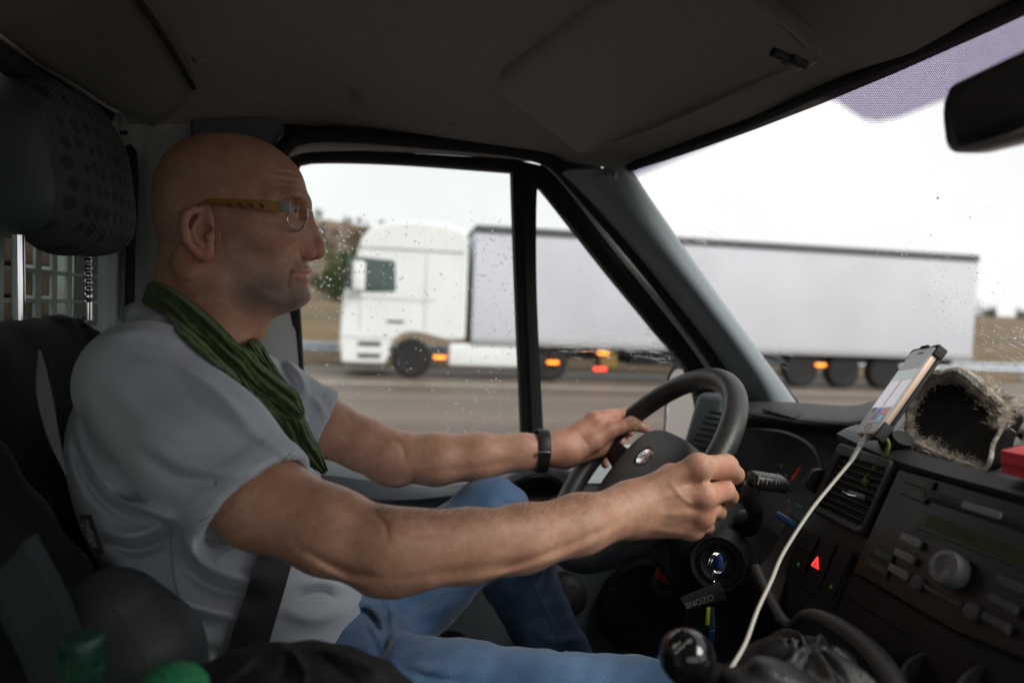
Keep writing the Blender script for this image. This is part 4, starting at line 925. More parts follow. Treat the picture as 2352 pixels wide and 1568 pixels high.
t.links.new(r.outputs[0], mxn.inputs['A']); t.links.new(wv.outputs[0], mxn.inputs['B']); t.links.new(mxn.outputs['Result'], b.inputs['Base Color'])
bp = t.nodes.new('ShaderNodeBump'); bp.inputs['Distance'].default_value = .0006; t.links.new(wv.outputs[0], bp.inputs['Height']); t.links.new(bp.outputs[0], b.inputs['Normal'])
hr = sdf_mesh('headrest', fhead, hx-.19, hx+.19, .0045, m_hr, seat)
def fside(p):
    ax = [nrm((.97, 0, .2)), V(0, 1, 0), nrm((-.2, 0, .97))]; v = (p-hx) @ np.array(ax).T
    d = fhead(p)-.0025; cut = (v[:, 1]+.098)-.05*np.clip(-v[:, 0]/.06, -1, 1)*.5
    return smax(d, cut, .004)
sdf_mesh('side_panel', fside, hx-.19, hx+V(.19, .02, .19), .0045, m_fab, hr)
for px, y, r_ in ((42, .86, .0068), (201, 1.07, .0068)):
    mb = MB(); a, b_ = P(px, 540, y), P(px+2, 735, y); rr = []; pts = []
    for k in range(60):
        tt_ = k/59; pts.append(a*(1-tt_)+b_*tt_); rr.append(r_*(.78 if (px > 100 and .25 < tt_ < .8 and int(tt_*36) % 3 == 0) else 1))
    mb.tube(np.array(pts), rr, 16); mb.build('headrest_post', m_chrome, seat, auto=60)
# label on the cover, its light strip, seat bolster, belt stalk panel
tg = [P(185, 1183, .72), P(210, 1180, .72), P(240, 1268, .72), P(216, 1274, .72)]
mb = MB(); mb.prism(tg, (0, -.003, 0), bev=.0008); tgo = mb.build('airbag_tag', m_black, seat)
text_obj('airbag_print', 'AIRBAG', mat('tag print', (.22, .20, .18), .7), seat, P(207, 1226, .715), P(186, 1190, .715)-P(214, 1258, .715), np.cross(nrm(P(186, 1190, .715)-P(214, 1258, .715)), nrm(C0-P(200, 1220, .72)))*-1, .0058)
mb = MB(); mb.loft([[P(88, 805, .705), P(84, 900, .70), P(108, 1000, .70), P(150, 1090, .70)], [P(92, 805, .705), P(116, 900, .70), P(134, 1000, .70), P(154, 1090, .70)]], 5, 20, thick=.002, nd=(0, -1, 0)); mb.build('cover_slit', mat('grey foam', (.16, .165, .155), .9), seat)
def fbol(p):
    d = d_chain(p, [P(245, 1425, .62), P(300, 1500, .62), P(370, 1680, .62)], [.042, .048, .05], .02, n=(1, 0, .5), s=1.1)
    return d+.0012*np.sin(p[:, 2]*90)
bo = sdf_mesh('armrest', fbol, P(245, 1450, .62)-.16, P(330, 1560, .62)+.14, .005, mat('blue grey armrest vinyl', (.03, .036, .040), .55, bump=(900, .25, .0005)), seat)
bt = bvh(bo); mb = MB()
for side in (0, 9):
    for t_ in np.linspace(0, 1, 44):
        px = np.interp(t_, [0, .4, 1], [262, 300, 350])+side; py = np.interp(t_, [0, .4, 1], [1395, 1455, 1566]); h, nn_ = hit(bt, px, py)
        if h is not None: mb.box(h+nn_*.0004, (.0035, .0012, .0012), [rt*.4-up, rt, -fwd], bev=.0004)
mb.build('stitch', mat('grey thread', (.085, .09, .09), .8), bo)
mb = MB(); mb.loft([[P(-20, 1345, .56), P(0, 1320, .56), P(52, 1244, .56)], [P(60, 1500, .56), P(80, 1470, .56), P(135, 1400, .56)], [P(120, 1660, .56), P(150, 1640, .56), P(195, 1570, .56)]], 8, 8, thick=.02); mb.loft([[P(-40, 1350, .565), P(25, 1275, .565)], [P(40, 1500, .565), P(100, 1430, .565)], [P(100, 1660, .565), P(165, 1600, .565)]], 8, 8, thick=.03)
mb.build('seat_side_panel', mat('blue grey side panel', (.028, .037, .041), .5), seat)
SKIN_H, SHIRT_H = .0019, .0034
# ================================================================== the driver
YH = .95
def H(px, py, dy=0.0): return P(px, py, YH)+V(0, dy, 0)
def mir(p): q = np.array(p, float); q[..., 1] = 2*YH-q[..., 1]; return q
def mirP(p): q = p.copy(); q[:, 1] = 2*YH-q[:, 1]; return q
person = thing('person', 'bald bespectacled man in grey polo shirt and green scarf driving, both hands on wheel', 'person', (-.15, YH, 1.25))
hx_, hy_, hz_ = V(1, 0, 0), V(0, 1, 0), V(0, 0, 1)
def g_head(p):
    d = d_ell(p, H(530, 472), (.0930, .074, .0915), pw=2.3)                      # skull
    d = smin(d, d_ell(p, H(480, 490), (.056, .064, .064)), .015)                    # back of the head
    d = smin(d, d_ell(p, H(612, 545), (.053, .057, .082)), .022)                   # face core
    d = smin(d, d_ell(p, H(638, 431), (.0300, .050, .034)), .016)                    # forehead
    q = p.copy(); q[:, 1] = YH-np.abs(p[:, 1]-YH)                                  # mirror halves
    d = smin(d, d_cap(q, H(520, 605, -.047), H(530, 655, -.046), .020), .03)       # jaw angle
    d = smin(d, d_cap(q, H(530, 655, -.046), H(676, 681, -.012), .016, .013), .02)
    d = smin(d, d_ell(p, H(689, 677), (.0138, .020, .0145)), .010)                 # chin
    d = smin(d, d_cap(q, H(560, 600, -.040), H(620, 640, -.036), .022, .018), .025)  # cheek
    d = smin(d, d_ell(q, H(622, 548, -.049), (.030, .014, .017), [nrm((1, .35, -.12)), nrm((-.35, 1, 0)), hz_]), .016)   # cheekbone
    d = smin(d, d_ell(p, H(668, 622), (.0212, .0290, .029)), .012)                  # muzzle
    d = smin(d, d_cap(q, H(692, 462, -.004), H(676, 457, -.040), .0088, .0075), .012)   # brow
    d = smin(d, d_cap(q, H(676, 457, -.040), H(640, 470, -.056), .0075, .006), .012)
    d = smax(d, -d_ell(q, H(694, 488, -.033), (.0185, .0185, .0125)), .010)        # eye socket
    d = smin(d, np.sqrt(((q-H(668, 490, -.0305))**2).sum(1))-.0121, .0022)          # eyeball under lids
    d = smin(d, d_chain(q, [H(656, 487, -.0450), H(674, 481, -.0412), H(687, 481, -.031), H(686, 486, -.021)], [.0028, .0042, .0044, .003], .003), .004)   # upper lid
    d = smin(d, d_chain(q, [H(656, 492, -.0455), H(674, 499.5, -.0412), H(684, 500.5, -.031), H(685, 496, -.021)], [.0024, .0034, .0036, .003], .003), .004)   # lower lid
    d = smin(d, d_chain(q, [H(655, 505, -.046), H(672, 512, -.038), H(684, 512, -.026)], [.003, .0042, .0035], .004), .007)      # bag under the eye
    d = smin(d, d_chain(p, [H(698, 470), H(705, 500), H(716, 528), H(729, 558)], [.0075, .0068, .0072, .0085], .006), .010)       # nose bridge
    d = smin(d, d_cap(q, H(690, 520, -.009), H(708, 575, -.0115), .0065, .0085), .010)
    d = smin(d, d_ell(p, H(728, 578), (.0108, .0112, .0105)), .007)                # tip
    d = smin(d, d_ell(q, H(706, 583, -.0135), (.0120, .0062, .0086), [nrm((1, .25, .1)), nrm((-.25, 1, 0)), hz_]), .003)          # wing
    d = smax(d, -d_ell(q, H(715, 597, -.0065), (.0068, .0030, .0042), [nrm((1, .3, 0)), nrm((-.3, 1, 0)), hz_]), .002)             # nostril
    d = smin(d, d_chain(q, [H(708, 619, 0), H(704, 620.5, -.012), H(694, 625, -.0222), H(683, 628, -.0272), H(671, 627, -.0290)], [.0050, .0046, .0036, .0022, .0012], .002), .003)   # lips
    d = smin(d, d_chain(q, [H(703, 641, 0), H(699, 640.5, -.0115), H(690, 637, -.0212), H(681, 632, -.0268), H(671, 628, -.0288)], [.0056, .0052, .0040, .0024, .0012], .002), .003)
    d = smax(d, -(d_chain(q, [H(717, 630, 0), H(712, 630, -.0135), H(699, 630.5, -.0250), H(687, 629.5, -.0300), H(672, 627, -.0318)], [.0024, .0024, .0022, .0020, .0014], .001)), .0010)
    d = smin(d, d_cap(p, H(560, 690), H(645, 698), .022, .011), .025)               # under the chin
    near = p[:, 1] < YH-.0
    f = np.zeros(len(p))
    for px, w, a in (([(700, 590), (686, 606), (668, 622), (660, 645), (662, 660)], 6, -.0036), ([(688, 596), (664, 622), (650, 656)], 11, .0026),          
                     ([(690, 560), (686, 576), (692, 594), (704, 600)], 4, -.0022), # smile fold
                     ([(640, 500), (622, 492), (610, 486)], 3.2, -.0012), ([(640, 508), (620, 508), (606, 506)], 3.2, -.0012),               # crow's feet
                     ([(628, 395), (660, 397), (686, 402)], 3.4, -.0013), ([(612, 408), (650, 412), (688, 418)], 3.4, -.0014), ([(632, 424), (662, 428), (692, 434)], 3.4, -.0014), ([(604, 384), (640, 380), (672, 386)], 3, -.0005),
                     ([(636, 470), (650, 452), (668, 446), (684, 452)], 5, .0015), ([(640, 476), (660, 468), (676, 466)], 3.5, -.0010),
                     ([(640, 522), (660, 530), (680, 528)], 4, -.0009), ([(506, 520), (508, 548), (512, 580)], 3, -.0008), ([(514, 530), (516, 556), (518, 584)], 3, -.0006),
                     ([(690, 655), (697, 657), (702, 655)], 5, -.0010), ([(575, 560), (600, 590), (625, 640)], 30, -.0035), ([(545, 640), (600, 676), (660, 698)], 14, .0018), ([(556, 470), (540, 430), (560, 390)], 18, -.001)):
        f += np.where(near, bump_line(p, px, w, a), 0)
    return d-f
EY = lambda px, py, Y: P(px, py, Y)
EX = lambda px, py, Y: EY(457+(px-457)*.83, 533+(py-533)*.81, Y+.002)
def g_ear(p):
    o = nrm((-.30, -.95, 0)); fw_ = nrm((.95, -.30, 0))
    d = d_ell(p, EX(455, 530, .868), (.019, .0065, .034), [nrm(fw_*.98+hz_*-.2), o, nrm(hz_+fw_*.2)])
    rim = [EX(474, 486, .872), EX(460, 471, .862), EX(440, 470, .855), EX(423, 483, .850), EX(415, 505, .849), EX(416, 530, .851), EX(423, 556, .855), EX(437, 578, .858), EX(455, 594, .861), EX(472, 602, .865)]
    d = smin(d, d_chain(p, rim, [.003, .0042, .0045, .0048, .0048, .0045, .0042, .004, .0042, .005], .003), .0035)
    d = smin(d, d_ell(p, EX(477, 588, .866), (.0100, .0058, .0110), [fw_, o, hz_]), .006)
    anti = [EX(458, 492, .861), EX(446, 510, .857), EX(441, 532, .856), EX(447, 555, .858), EX(462, 570, .862)]
    d = smin(d, d_chain(p, anti, [.0028, .0032, .0034, .0034, .003], .003), .003)
    d = smax(d, -d_ell(p, EX(466, 534, .853), (.0080, .0160, .0135), [fw_, o, hz_]), .0025)
    d = smax(d, -d_chain(p, [EX(468, 482, .851), EX(446, 484, .845), EX(431, 500, .843), EX(429, 530, .844), EX(437, 556, .847)], [.0028]*5, .002), .003)
    d = smin(d, d_ell(p, EX(488, 548, .864), (.0050, .0062, .0070)), .003)
    return d
def g_neck(p):
    d = d_cap(p, H(475, 640), H(428, 850), .061, .063, n=(0, 1, 0), s=.98)
    d = smin(d, d_cap(p, H(545, 700), H(505, 820), .036, .03), .03)
    q = p.copy(); q[:, 1] = YH-np.abs(p[:, 1]-YH)
    d = smin(d, d_cap(q, H(462, 610, -.060), H(548, 808, -.018), .013, .010), .02)
    return smin(d, d_ell(p, H(588, 752), (.012, .012, .016)), .02)
core = [H(430, 850), H(470, 1050), H(560, 1350)]
def g_core(p):
    d = d_chain(p, core, [.07, .09, .09], .03)
    d = smin(d, d_cap(p, H(430, 860), P(345, 890, .78), .05, .05), .03); return smin(d, d_cap(p, H(430, 860), P(520, 880, 1.12), .05, .05), .03)
RA = [P(345, 890, .775), P(600, 1150, .695), P(760, 1220, .668), P(882, 1258, .652), P(960, 1264, .655), P(1070, 1254, .665), P(1200, 1236, .682), P(1330, 1204, .705), P(1445, 1172, .732)]
def g_armR(p):
    d = d_chain(p, RA, [.051, .0445, .0395, .0348, .0342, .0338, .0326, .0303, .0268], .015)
    d = smin(d, d_cap(p, P(872, 1320, .655), P(900, 1330, .655), .015, .012), .03)
    d = smin(d, d_cap(p, P(910, 1240, .640), P(1130, 1235, .656), .020, .014), .025)
    for px, w, a in (([(700, 1150), (800, 1205), (870, 1255)], 26, .002), ([(690, 1260), (790, 1310), (870, 1325)], 9, -.0032), ([(720, 1300), (800, 1335), (850, 1345)], 9, .0018), ([(905, 1330), (1000, 1318), (1130, 1300), (1240, 1290)], 13, -.0018), ([(1040, 1340), (1180, 1312), (1330, 1262), (1440, 1205)], 9, .0016), ([(1150, 1310), (1300, 1252), (1420, 1200)], 8, -.0014), ([(930, 1200), (1060, 1210), (1250, 1180)], 26, .0018), ([(860, 1180), (885, 1205), (890, 1240)], 7, -.0022), ([(890, 1215), (940, 1235), (1020, 1240)], 8, -.0012)):
        d = d-bump_line(p, px, w, a)
    return d
MC = [(1603, 1073, .727, .0140), (1614, 1140, .722, .0140), (1611, 1184, .727, .0130), (1588, 1213, .737, .0120)]
PI = [(1667, 1072, .748, .0148), (1663, 1126, .745, .0123), (1631, 1166, .748, .0118), (1606, 1203, .753, .0112)]
DI = [(1688, 1090, .800, .0112), (1676, 1140, .798, .0105), (1648, 1175, .800, .0105), (1622, 1208, .800, .0095)]
TI = [(1640, 1105, .842, .0095), (1625, 1150, .842, .009), (1600, 1182, .840, .009), (1580, 1208, .838, .0085)]
WB = [(1448, 1140, .742), (1452, 1160, .734), (1457, 1182, .734), (1462, 1204, .742)]
def g_handR(p):
    d = d_cap(p, P(1438, 1174, .738), P(1520, 1150, .752), .0285, .026, n=(.1, 1, 0), s=.8)
    for (m, w) in zip(MC, WB): d = smin(d, d_cap(p, P(*w), P(*m[:3]), .0150, m[3]), .014)
    d = smin(d, d_cap(p, P(1480, 1170, .765), P(1585, 1150, .775), .022, .020), .02)
    d = smin(d, d_chain(p, [P(1475, 1135, .768), P(1540, 1092, .79), P(1592, 1082, .808), P(1630, 1078, .812)], [.017, .014, .0115, .009], .006), .012)
    fg_ = None
    for i in range(4):
        e = d_chain(p, [P(*q[i][:3]) for q in (MC, PI, DI, TI)], [q[i][3] for q in (MC, PI, DI, TI)], .004)
        fg_ = e if fg_ is None else smin(fg_, e, .0028)
    d = smin(d, fg_, .007)
    for m in MC: d = smin(d, d_ell(p, P(m[0]+2, m[1]-3, m[2]-.0035), (.0105, .0105, .0105)), .012)
    for px, w, a in (([(1470, 1120), (1530, 1085), (1590, 1066)], 9, .0011), ([(1490, 1150), (1550, 1135), (1608, 1132)], 8, .0013), ([(1500, 1180), (1555, 1180), (1606, 1180)], 8, .001), ([(1560, 1105), (1590, 1108), (1612, 1104)], 12, -.0020), ([(1570, 1162), (1595, 1164), (1614, 1163)], 9, -.0016),
                     ([(1550, 1205), (1580, 1200), (1606, 1200)], 8, -.0012), ([(1540, 1108), (1565, 1140), (1590, 1160)], 6, .0012), ([(1440, 1118), (1462, 1150), (1478, 1195)], 4, -.0010), ([(1452, 1114), (1474, 1150), (1490, 1200)], 4, -.0009), ([(1425, 1115), (1446, 1150), (1462, 1200)], 5, -.0007),
                     ([(1688, 1052), (1694, 1066), (1697, 1080)], 3, -.0010), ([(1680, 1046), (1686, 1058)], 3, -.0006), ([(1636, 1036), (1642, 1060), (1650, 1085)], 10, -.0009), ([(1480, 1212), (1540, 1222), (1590, 1226)], 8, .001)):
        d = d-bump_line(p, px, w, a)
    return d
LA = [P(520, 880, 1.12), P(755, 985, 1.132), P(835, 1020, 1.128), P(900, 1048, 1.122), P(1000, 1054, 1.122), P(1100, 1048, 1.125), P(1200, 1038, 1.127), P(1290, 1032, 1.128)]
def g_armL(p):
    d = d_chain(p, LA, [.050, .0440, .0415, .0405, .0415, .0375, .0295, .0260], .015)
    d = smin(d, d_cap(p, P(880, 1080, 1.12), P(910, 1090, 1.12), .015), .025)
    for px, w, a in (([(905, 1010), (925, 1030), (930, 1060)], 8, -.0025), ([(980, 1085), (1080, 1075), (1210, 1055)], 9, -.0016), ([(1050, 1020), (1150, 1015), (1260, 1015)], 12, .0012)): d = d-bump_line(p, px, w, a)
    return d
def g_handL(p):
    d = d_cap(p, P(1285, 1033, 1.13), P(1385, 992, 1.152), .0255, .024, n=(0, 1, 0), s=.85)
    d = smin(d, d_chain(p, [P(1292, 1012, 1.132), P(1365, 966, 1.142), P(1404, 957, 1.15)], [.016, .0150, .0135], .008), .014)
    d = smin(d, d_chain(p, [P(1318, 1040, 1.122), P(1362, 1012, 1.128), P(1400, 988, 1.132), P(1450, 973, 1.1335), P(1481, 983, 1.137)], [.017, .0175, .0140, .0122, .0088], .006), .009)
    d = smin(d, d_cap(p, P(1300, 1056, 1.132), P(1378, 1028, 1.152), .015, .017), .014)
    for a, r_ in (([P(1404, 957, 1.15), P(1442, 948, 1.168), P(1458, 968, 1.192), P(1446, 992, 1.186)], .0105), ([P(1396, 968, 1.165), P(1430, 970, 1.196), P(1432, 1000, 1.2), P(1424, 1016, 1.186)], .0105), ([P(1386, 985, 1.17), P(1410, 1000, 1.2), P(1408, 1030, 1.197), P(1402, 1044, 1.18)], .0100), ([P(1372, 1005, 1.172), P(1386, 1030, 1.195), P(1388, 1055, 1.185), P(1390, 1066, 1.168)], .0092)):
        d = smin(d, d_chain(p, a, [r_*1.2, r_, r_*.92, r_*.8], .004), .005)
    for px, w, a in (([(1436, 966), (1440, 980)], 3, -.0008), ([(1330, 1000), (1350, 1020), (1352, 1044)], 5, -.001), ([(1410, 962), (1425, 970), (1446, 962)], 6, -.0018), ([(1462, 972), (1466, 988)], 3.2, -.0012)): d = d-bump_line(p, px, w, a)
    return d
def boxof(pts, m): a = np.array(pts); return a.min(0)-m, a.max(0)+m
GR = [(g_head, .0, boxof([H(340, 300, -.085), H(755, 730, .085)], .036)), (g_ear, .006, boxof([EY(400, 460, .84), EY(505, 610, .885)], .02)), (lambda p: g_ear(mirP(p)), .006, boxof([mir(EY(400, 460, .84)), mir(EY(505, 610, .885))], .02)),
      (g_neck, .026, boxof([H(350, 590, -.09), H(620, 930, .09)], .05)), (g_core, .03, boxof(core+[P(345, 890, .78), P(520, 880, 1.12)], .12)), (g_armR, .03, boxof(RA, .075)), (g_handR, .016, boxof([P(*q[:3]) for q in MC+PI+DI+TI+WB], .04)), (g_armL, .03, boxof(LA, .07)), (g_handL, .016, boxof([P(1285, 1033, 1.12), P(1490, 950, 1.21), P(1390, 1070, 1.16)], .04))]
def fbody(p):
    d = np.full(len(p), 1.0); lb = np.full(len(p), 1.0)
    for f, k, (a, b) in GR:
        m = ((p > a) & (p < b)).all(1)
        if m.any():
            e = f(p[m]); d[m] = smin(d[m], e, k) if k else np.minimum(d[m], e)
        o = ~m
        if o.any(): lb[o] = np.minimum(lb[o], np.linalg.norm(np.maximum(np.maximum(a-p[o], p[o]-b), 0), axis=1)+.012)
    return np.minimum(d, lb)
# skin: stubble and redder zones are stored per vertex
m_skin = bpy.data.materials.new('skin'); m_skin.use_nodes = True; t = m_skin.node_tree; b = t.nodes['Principled BSDF']
b.inputs['Roughness'].default_value = .5; b.inputs['Specular IOR Level'].default_value = .4
b.inputs['Subsurface Weight'].default_value = .12; b.inputs['Subsurface Radius'].default_value = (1, .35, .2); b.inputs['Subsurface Scale'].default_value = .006
tcn = t.nodes.new('ShaderNodeTexCoord')
def noise_node(t, sc, det=4):
    nz = t.nodes.new('ShaderNodeTexNoise'); nz.inputs['Scale'].default_value = sc; nz.inputs['Detail'].default_value = det; t.links.new(tcn.outputs['Object'], nz.inputs['Vector']); return nz
def mixc(t, fac, a, bcol, mode='MIX'):
    mx = t.nodes.new('ShaderNodeMix'); mx.data_type = 'RGBA'; mx.blend_type = mode
    if isinstance(fac, (int, float)): mx.inputs['Factor'].default_value = fac
    else: t.links.new(fac, mx.inputs['Factor'])
    for s_, v in (('A', a), ('B', bcol)):
        if isinstance(v, tuple): mx.inputs[s_].default_value = (*v, 1)
        else: t.links.new(v, mx.inputs[s_])
    return mx.outputs['Result']
def rampf(t, src, p0, p1, c0=0, c1=1):
    r = t.nodes.new('ShaderNodeMapRange'); r.inputs['From Min'].default_value = p0; r.inputs['From Max'].default_value = p1; r.inputs['To Min'].default_value = c0; r.inputs['To Max'].default_value = c1; t.links.new(src, r.inputs[0]); return r.outputs[0]
c_ = mixc(t, rampf(t, noise_node(t, 35).outputs['Fac'], .35, .65), (.50, .265, .172), (.63, .36, .245))
c_ = mixc(t, rampf(t, noise_node(t, 160, 2).outputs['Fac'], .55, .75, 0, .35), c_, (.36, .15, .09))
c_ = mixc(t, rampf(t, noise_node(t, 75, 5).outputs['Fac'], .42, .68, 0, .45), c_, (.50, .21, .14)); at = t.nodes.new('ShaderNodeAttribute'); at.attribute_name = 'red'; c_ = mixc(t, at.outputs['Fac'], c_, (.52, .17, .125))
at2 = t.nodes.new('ShaderNodeAttribute'); at2.attribute_name = 'stubble'
mm = t.nodes.new('ShaderNodeMath'); mm.operation = 'MULTIPLY'; t.links.new(at2.outputs['Fac'], mm.inputs[0]); t.links.new(rampf(t, noise_node(t, 900, 1).outputs['Fac'], .35, .6, .35, 1), mm.inputs[1])
c_ = mixc(t, mm.outputs[0], c_, (.20, .165, .15)); t.links.new(c_, b.inputs['Base Color'])
bp = t.nodes.new('ShaderNodeBump'); bp.inputs['Strength'].default_value = .35; bp.inputs['Distance'].default_value = .0014; t.links.new(noise_node(t, 380, 4).outputs['Fac'], bp.inputs['Height']); t.links.new(bp.outputs[0], b.inputs['Normal'])
allp = np.array([np.r_[a, b2] for _, _, (a, b2) in GR]); lo_, hi_ = allp[:, :3].min(0), allp[:, 3:].max(0)
body = sdf_mesh('body', fbody, lo_, hi_, SKIN_H, m_skin, person)
me = body.data; nv = len(me.vertices); co = np.zeros(nv*3, np.float32); me.vertices.foreach_get('co', co); co = co.reshape(-1, 3).astype(float)
u_, v_ = proj(co); ish = (co[:, 2] > 1.715) & (u_ < 760) & (co[:, 0] < .05)
def blob(cx, cy, rx, ry, k=1.5): return np.clip(k*(1-((u_-cx)/rx)**2-((v_-cy)/ry)**2), 0, 1)
stb = np.maximum.reduce([blob(612, 662, 112, 66, .95), blob(668, 690, 70, 48, 1.0), blob(686, 607, 36, 16, .55), blob(560, 604, 62, 84, .75), blob(526, 520, 46, 100, .4)])
stb = np.where(ish, stb*(1-blob(690, 630, 26, 11, 3)), 0)
stb = np.maximum(stb, np.where(ish & (v_ < 560), .30*np.clip((600-u_)/160, 0, 1)*np.clip((v_-330)/80, 0, 1), 0))
red = np.where(ish, np.maximum.reduce([blob(724, 576, 34, 34, 1)*.5, blob(455, 580, 45, 45)*.55, blob(440, 520, 40, 60)*.3, blob(694, 630, 26, 13, 1.5)*.45, blob(640, 545, 45, 30)*.3]), 0)
for q in MC+PI: red = np.maximum(red, np.where((co[:, 0] > .25) & (co[:, 1] < .85), np.clip(1.3*(1-((u_-q[0])/24)**2-((v_-q[1])/24)**2), 0, 1)*.35, 0))
red = np.maximum(red, np.where((u_ > 1260) & (u_ < 1500) & (co[:, 1] > 1.05), .22, 0))
for nme, arr in (('stubble', stb), ('red', red)):
    a = me.attributes.new(nme, 'FLOAT', 'POINT'); a.data.foreach_set('value', arr.astype(np.float32))
# ---- eyes: iris set in the near and far eyeball
m_eye = mat('eye white', (.36, .33, .31), .2); m_iris = mat('grey brown iris', (.05, .045, .035), .15)
for s_ in (0, 1):
    c = H(668, 490, -.0305); c = mir(c) if s_ else c; ax = nrm((.95, -.28, -.10)) if not s_ else nrm((.95, .05, -.10))
    mb = MB(); mb.lathe(c, ax, [(.0001, .01245), (.0055, .01215), (.0085, .0102), (.0102, .008), (.011, .0055)], 24); e = mb.build('eye', m_eye, body)
    mb = MB(); mb.lathe(c, ax, [(.0001, .0131), (.003, .0128), (.0055, .0123)], 24); mb.build('iris', m_iris, e)
# ---- short stubble on chin and jaw, a few hairs on the forearm
def hairs(name, sel_fn, count, L, wdt, col, lean, parent):
    tri = bvh(body); vs = []; fs = []; r = random.Random(3); k = 0; tries = 0
    while k < count and tries < count*6:
        tries += 1; px, py = sel_fn(r); h, nn_ = hit(tri, px, py)
        if h is None: continue
        d = nrm(nn_+lean(r)); s_ = nrm(np.cross(d, fwd))*wdt; i = len(vs); l_ = L*r.uniform(.6, 1.3)
        vs += [h-s_-nn_*.0003, h+s_-nn_*.0003, h+d*l_]; fs.append((i, i+1, i+2)); k += 1
    return mesh_obj(name, vs, fs, mat(name+' hair', col, .7), parent, smooth=False)
def jaw(r):
    while True:
        x, y = r.uniform(520, 720), r.uniform(592, 725)
        if y > 628+.0*x or x > 668 or x < 600:
            if not (664 < x < 716 and 617 < y < 645) and y > 560+.35*(640-x)*.6 and r.random() < max(.04, 1.15*(1-((x-632)/110)**2-((y-675)/72)**2)): return x, y
stb_o = hairs('beard_stubble', jaw, 5200, .0022, .00008, (.36, .32, .30), lambda r: V(r.uniform(-.1, .5), r.uniform(-.3, .3), -.7), body); stb_o['kind'] = 'stuff'
def arm_edge(r):
    x = r.uniform(860, 1400); top = np.interp(x, [860, 890, 1050, 1200, 1330, 1400], [1150, 1168, 1166, 1152, 1132, 1116]); return x, top+abs(r.gauss(0, 1))*26+1
ah = hairs('arm_hair', arm_edge, 2200, .008, .00006, (.24, .14, .085), lambda r: V(r.uniform(.3, 1.2), r.uniform(-.3, .3), r.uniform(-.2, .5)), body); ah['kind'] = 'stuff'

def brow(r):
    t_ = r.random(); return np.interp(t_, [0, .5, 1], [648, 672, 697])+r.gauss(0, 1.5), np.interp(t_, [0, .5, 1], [462, 451, 455])+r.gauss(0, 2.6)
eb = hairs('eyebrow', brow, 240, .0055, .00009, (.10, .07, .05), lambda r: V(r.uniform(-1.4, -.5), r.uniform(-.4, 0), r.uniform(.1, .9)), body); eb['kind'] = 'stuff'

tb_ = bvh(body); m_nail = mat('finger nail', (.62, .40, .33), .3)
for px, py, a_, b_2 in ((1479, 978, .0062, .0046),):
    h, nn_ = hit(tb_, px, py)
    if h is not None:
        e1 = nrm(P(1490, 986, 1.14)-P(1465, 974, 1.135)); e1 = nrm(e1-nn_*(e1 @ nn_)); e2 = np.cross(nn_, e1); rows = []
        for s_, hh in ((1, -.0006), (.92, .0003), (.6, .0007), (.05, .0009)): rows.append([h+e1*math.cos(t)*a_*s_+e2*math.sin(t)*b_2*s_+nn_*hh for t in np.linspace(0, 2*np.pi, 20, endpoint=False)])
        mb = MB(); mb.grid(rows[::-1], closed_v=True); mb.build('thumb_nail', m_nail, body)
# ================================================================== clothes
m_shirt = mat('grey blue pique shirt', (.48, .515, .575), .85, noise=(9, .05), bump=(130, .35, .0022), sheen=.15)
TU = nrm(H(430, 860)-H(600, 1400)); TF = nrm((TU[2], 0, -TU[0]))
SL_A, SL_B = P(335, 885, .775), P(592, 1160, .692); sl_ax = nrm(SL_B-SL_A)
FL_A, FL_B = P(515, 875, 1.12), P(744, 975, 1.133); fl_ax = nrm(FL_B-FL_A)
folds = [([(250, 770), (330, 760), (420, 790)], 12, .003), ([(200, 1080), (270, 1140), (350, 1175), (400, 1190)], 13, .006), ([(185, 1050), (240, 1120), (330, 1150)], 8, -.004), ([(170, 1010), (200, 1100), (260, 1170), (330, 1200)], 11, -.005),
         ([(225, 1210), (300, 1230), (380, 1205)], 16, .006), ([(240, 1245), (320, 1265), (400, 1230)], 12, -.005), ([(270, 1300), (350, 1355), (450, 1395), (560, 1420)], 17, .007), ([(290, 1350), (380, 1395), (480, 1430)], 13, -.006), ([(320, 1410), (410, 1430), (470, 1470)], 16, .006), ([(340, 1450), (430, 1480), (520, 1500)], 12, -.005),
         ([(420, 1240), (480, 1300), (560, 1330), (640, 1335)], 18, .006), ([(410, 1290), (480, 1345), (570, 1365)], 14, -.006), ([(690, 1345), (740, 1335), (790, 1350)], 12, .004), ([(690, 1372), (740, 1362), (770, 1380)], 8, -.004), ([(650, 1400), (720, 1420), (790, 1400)], 18, .004),
         ([(320, 1000), (400, 1055), (480, 1075), (580, 1080)], 20, .004), ([(330, 1045), (410, 1095), (520, 1110)], 14, -.0035), ([(420, 850), (500, 900), (560, 960), (590, 985)], 13, .004), ([(400, 880), (470, 930), (540, 975)], 10, -.003), ([(190, 930), (200, 1010), (230, 1080)], 13, -.003), ([(560, 990), (620, 1020), (670, 1050)], 10, .003), ([(250, 880), (330, 960), (440, 1010)], 24, .003), ([(300, 830), (400, 850), (500, 870)], 12, .0025),
         ([(394, 1185), (392, 1260), (398, 1330), (410, 1372), (450, 1420), (468, 1500), (480, 1560)], 4, .0025), ([(404, 1185), (402, 1260), (408, 1330), (420, 1368)], 4, -.0018), ([(672, 1048), (610, 1108), (540, 1162), (470, 1210)], 2.6, -.0016), ([(664, 1042), (602, 1100), (532, 1152), (462, 1200)], 3, .0009),
         ([(470, 800), (530, 870), (580, 930), (620, 985)], 5, .003), ([(460, 806), (520, 876), (572, 936), (608, 990)], 4, -.002), ([(640, 830), (668, 880), (690, 915)], 7, -.004), ([(655, 820), (690, 862), (705, 905)], 7, .004), ([(715, 910), (735, 930), (748, 960)], 8, .003)]
folds = [(p_, w_, a_*2.1) for p_, w_, a_ in folds if w_ >= 7]
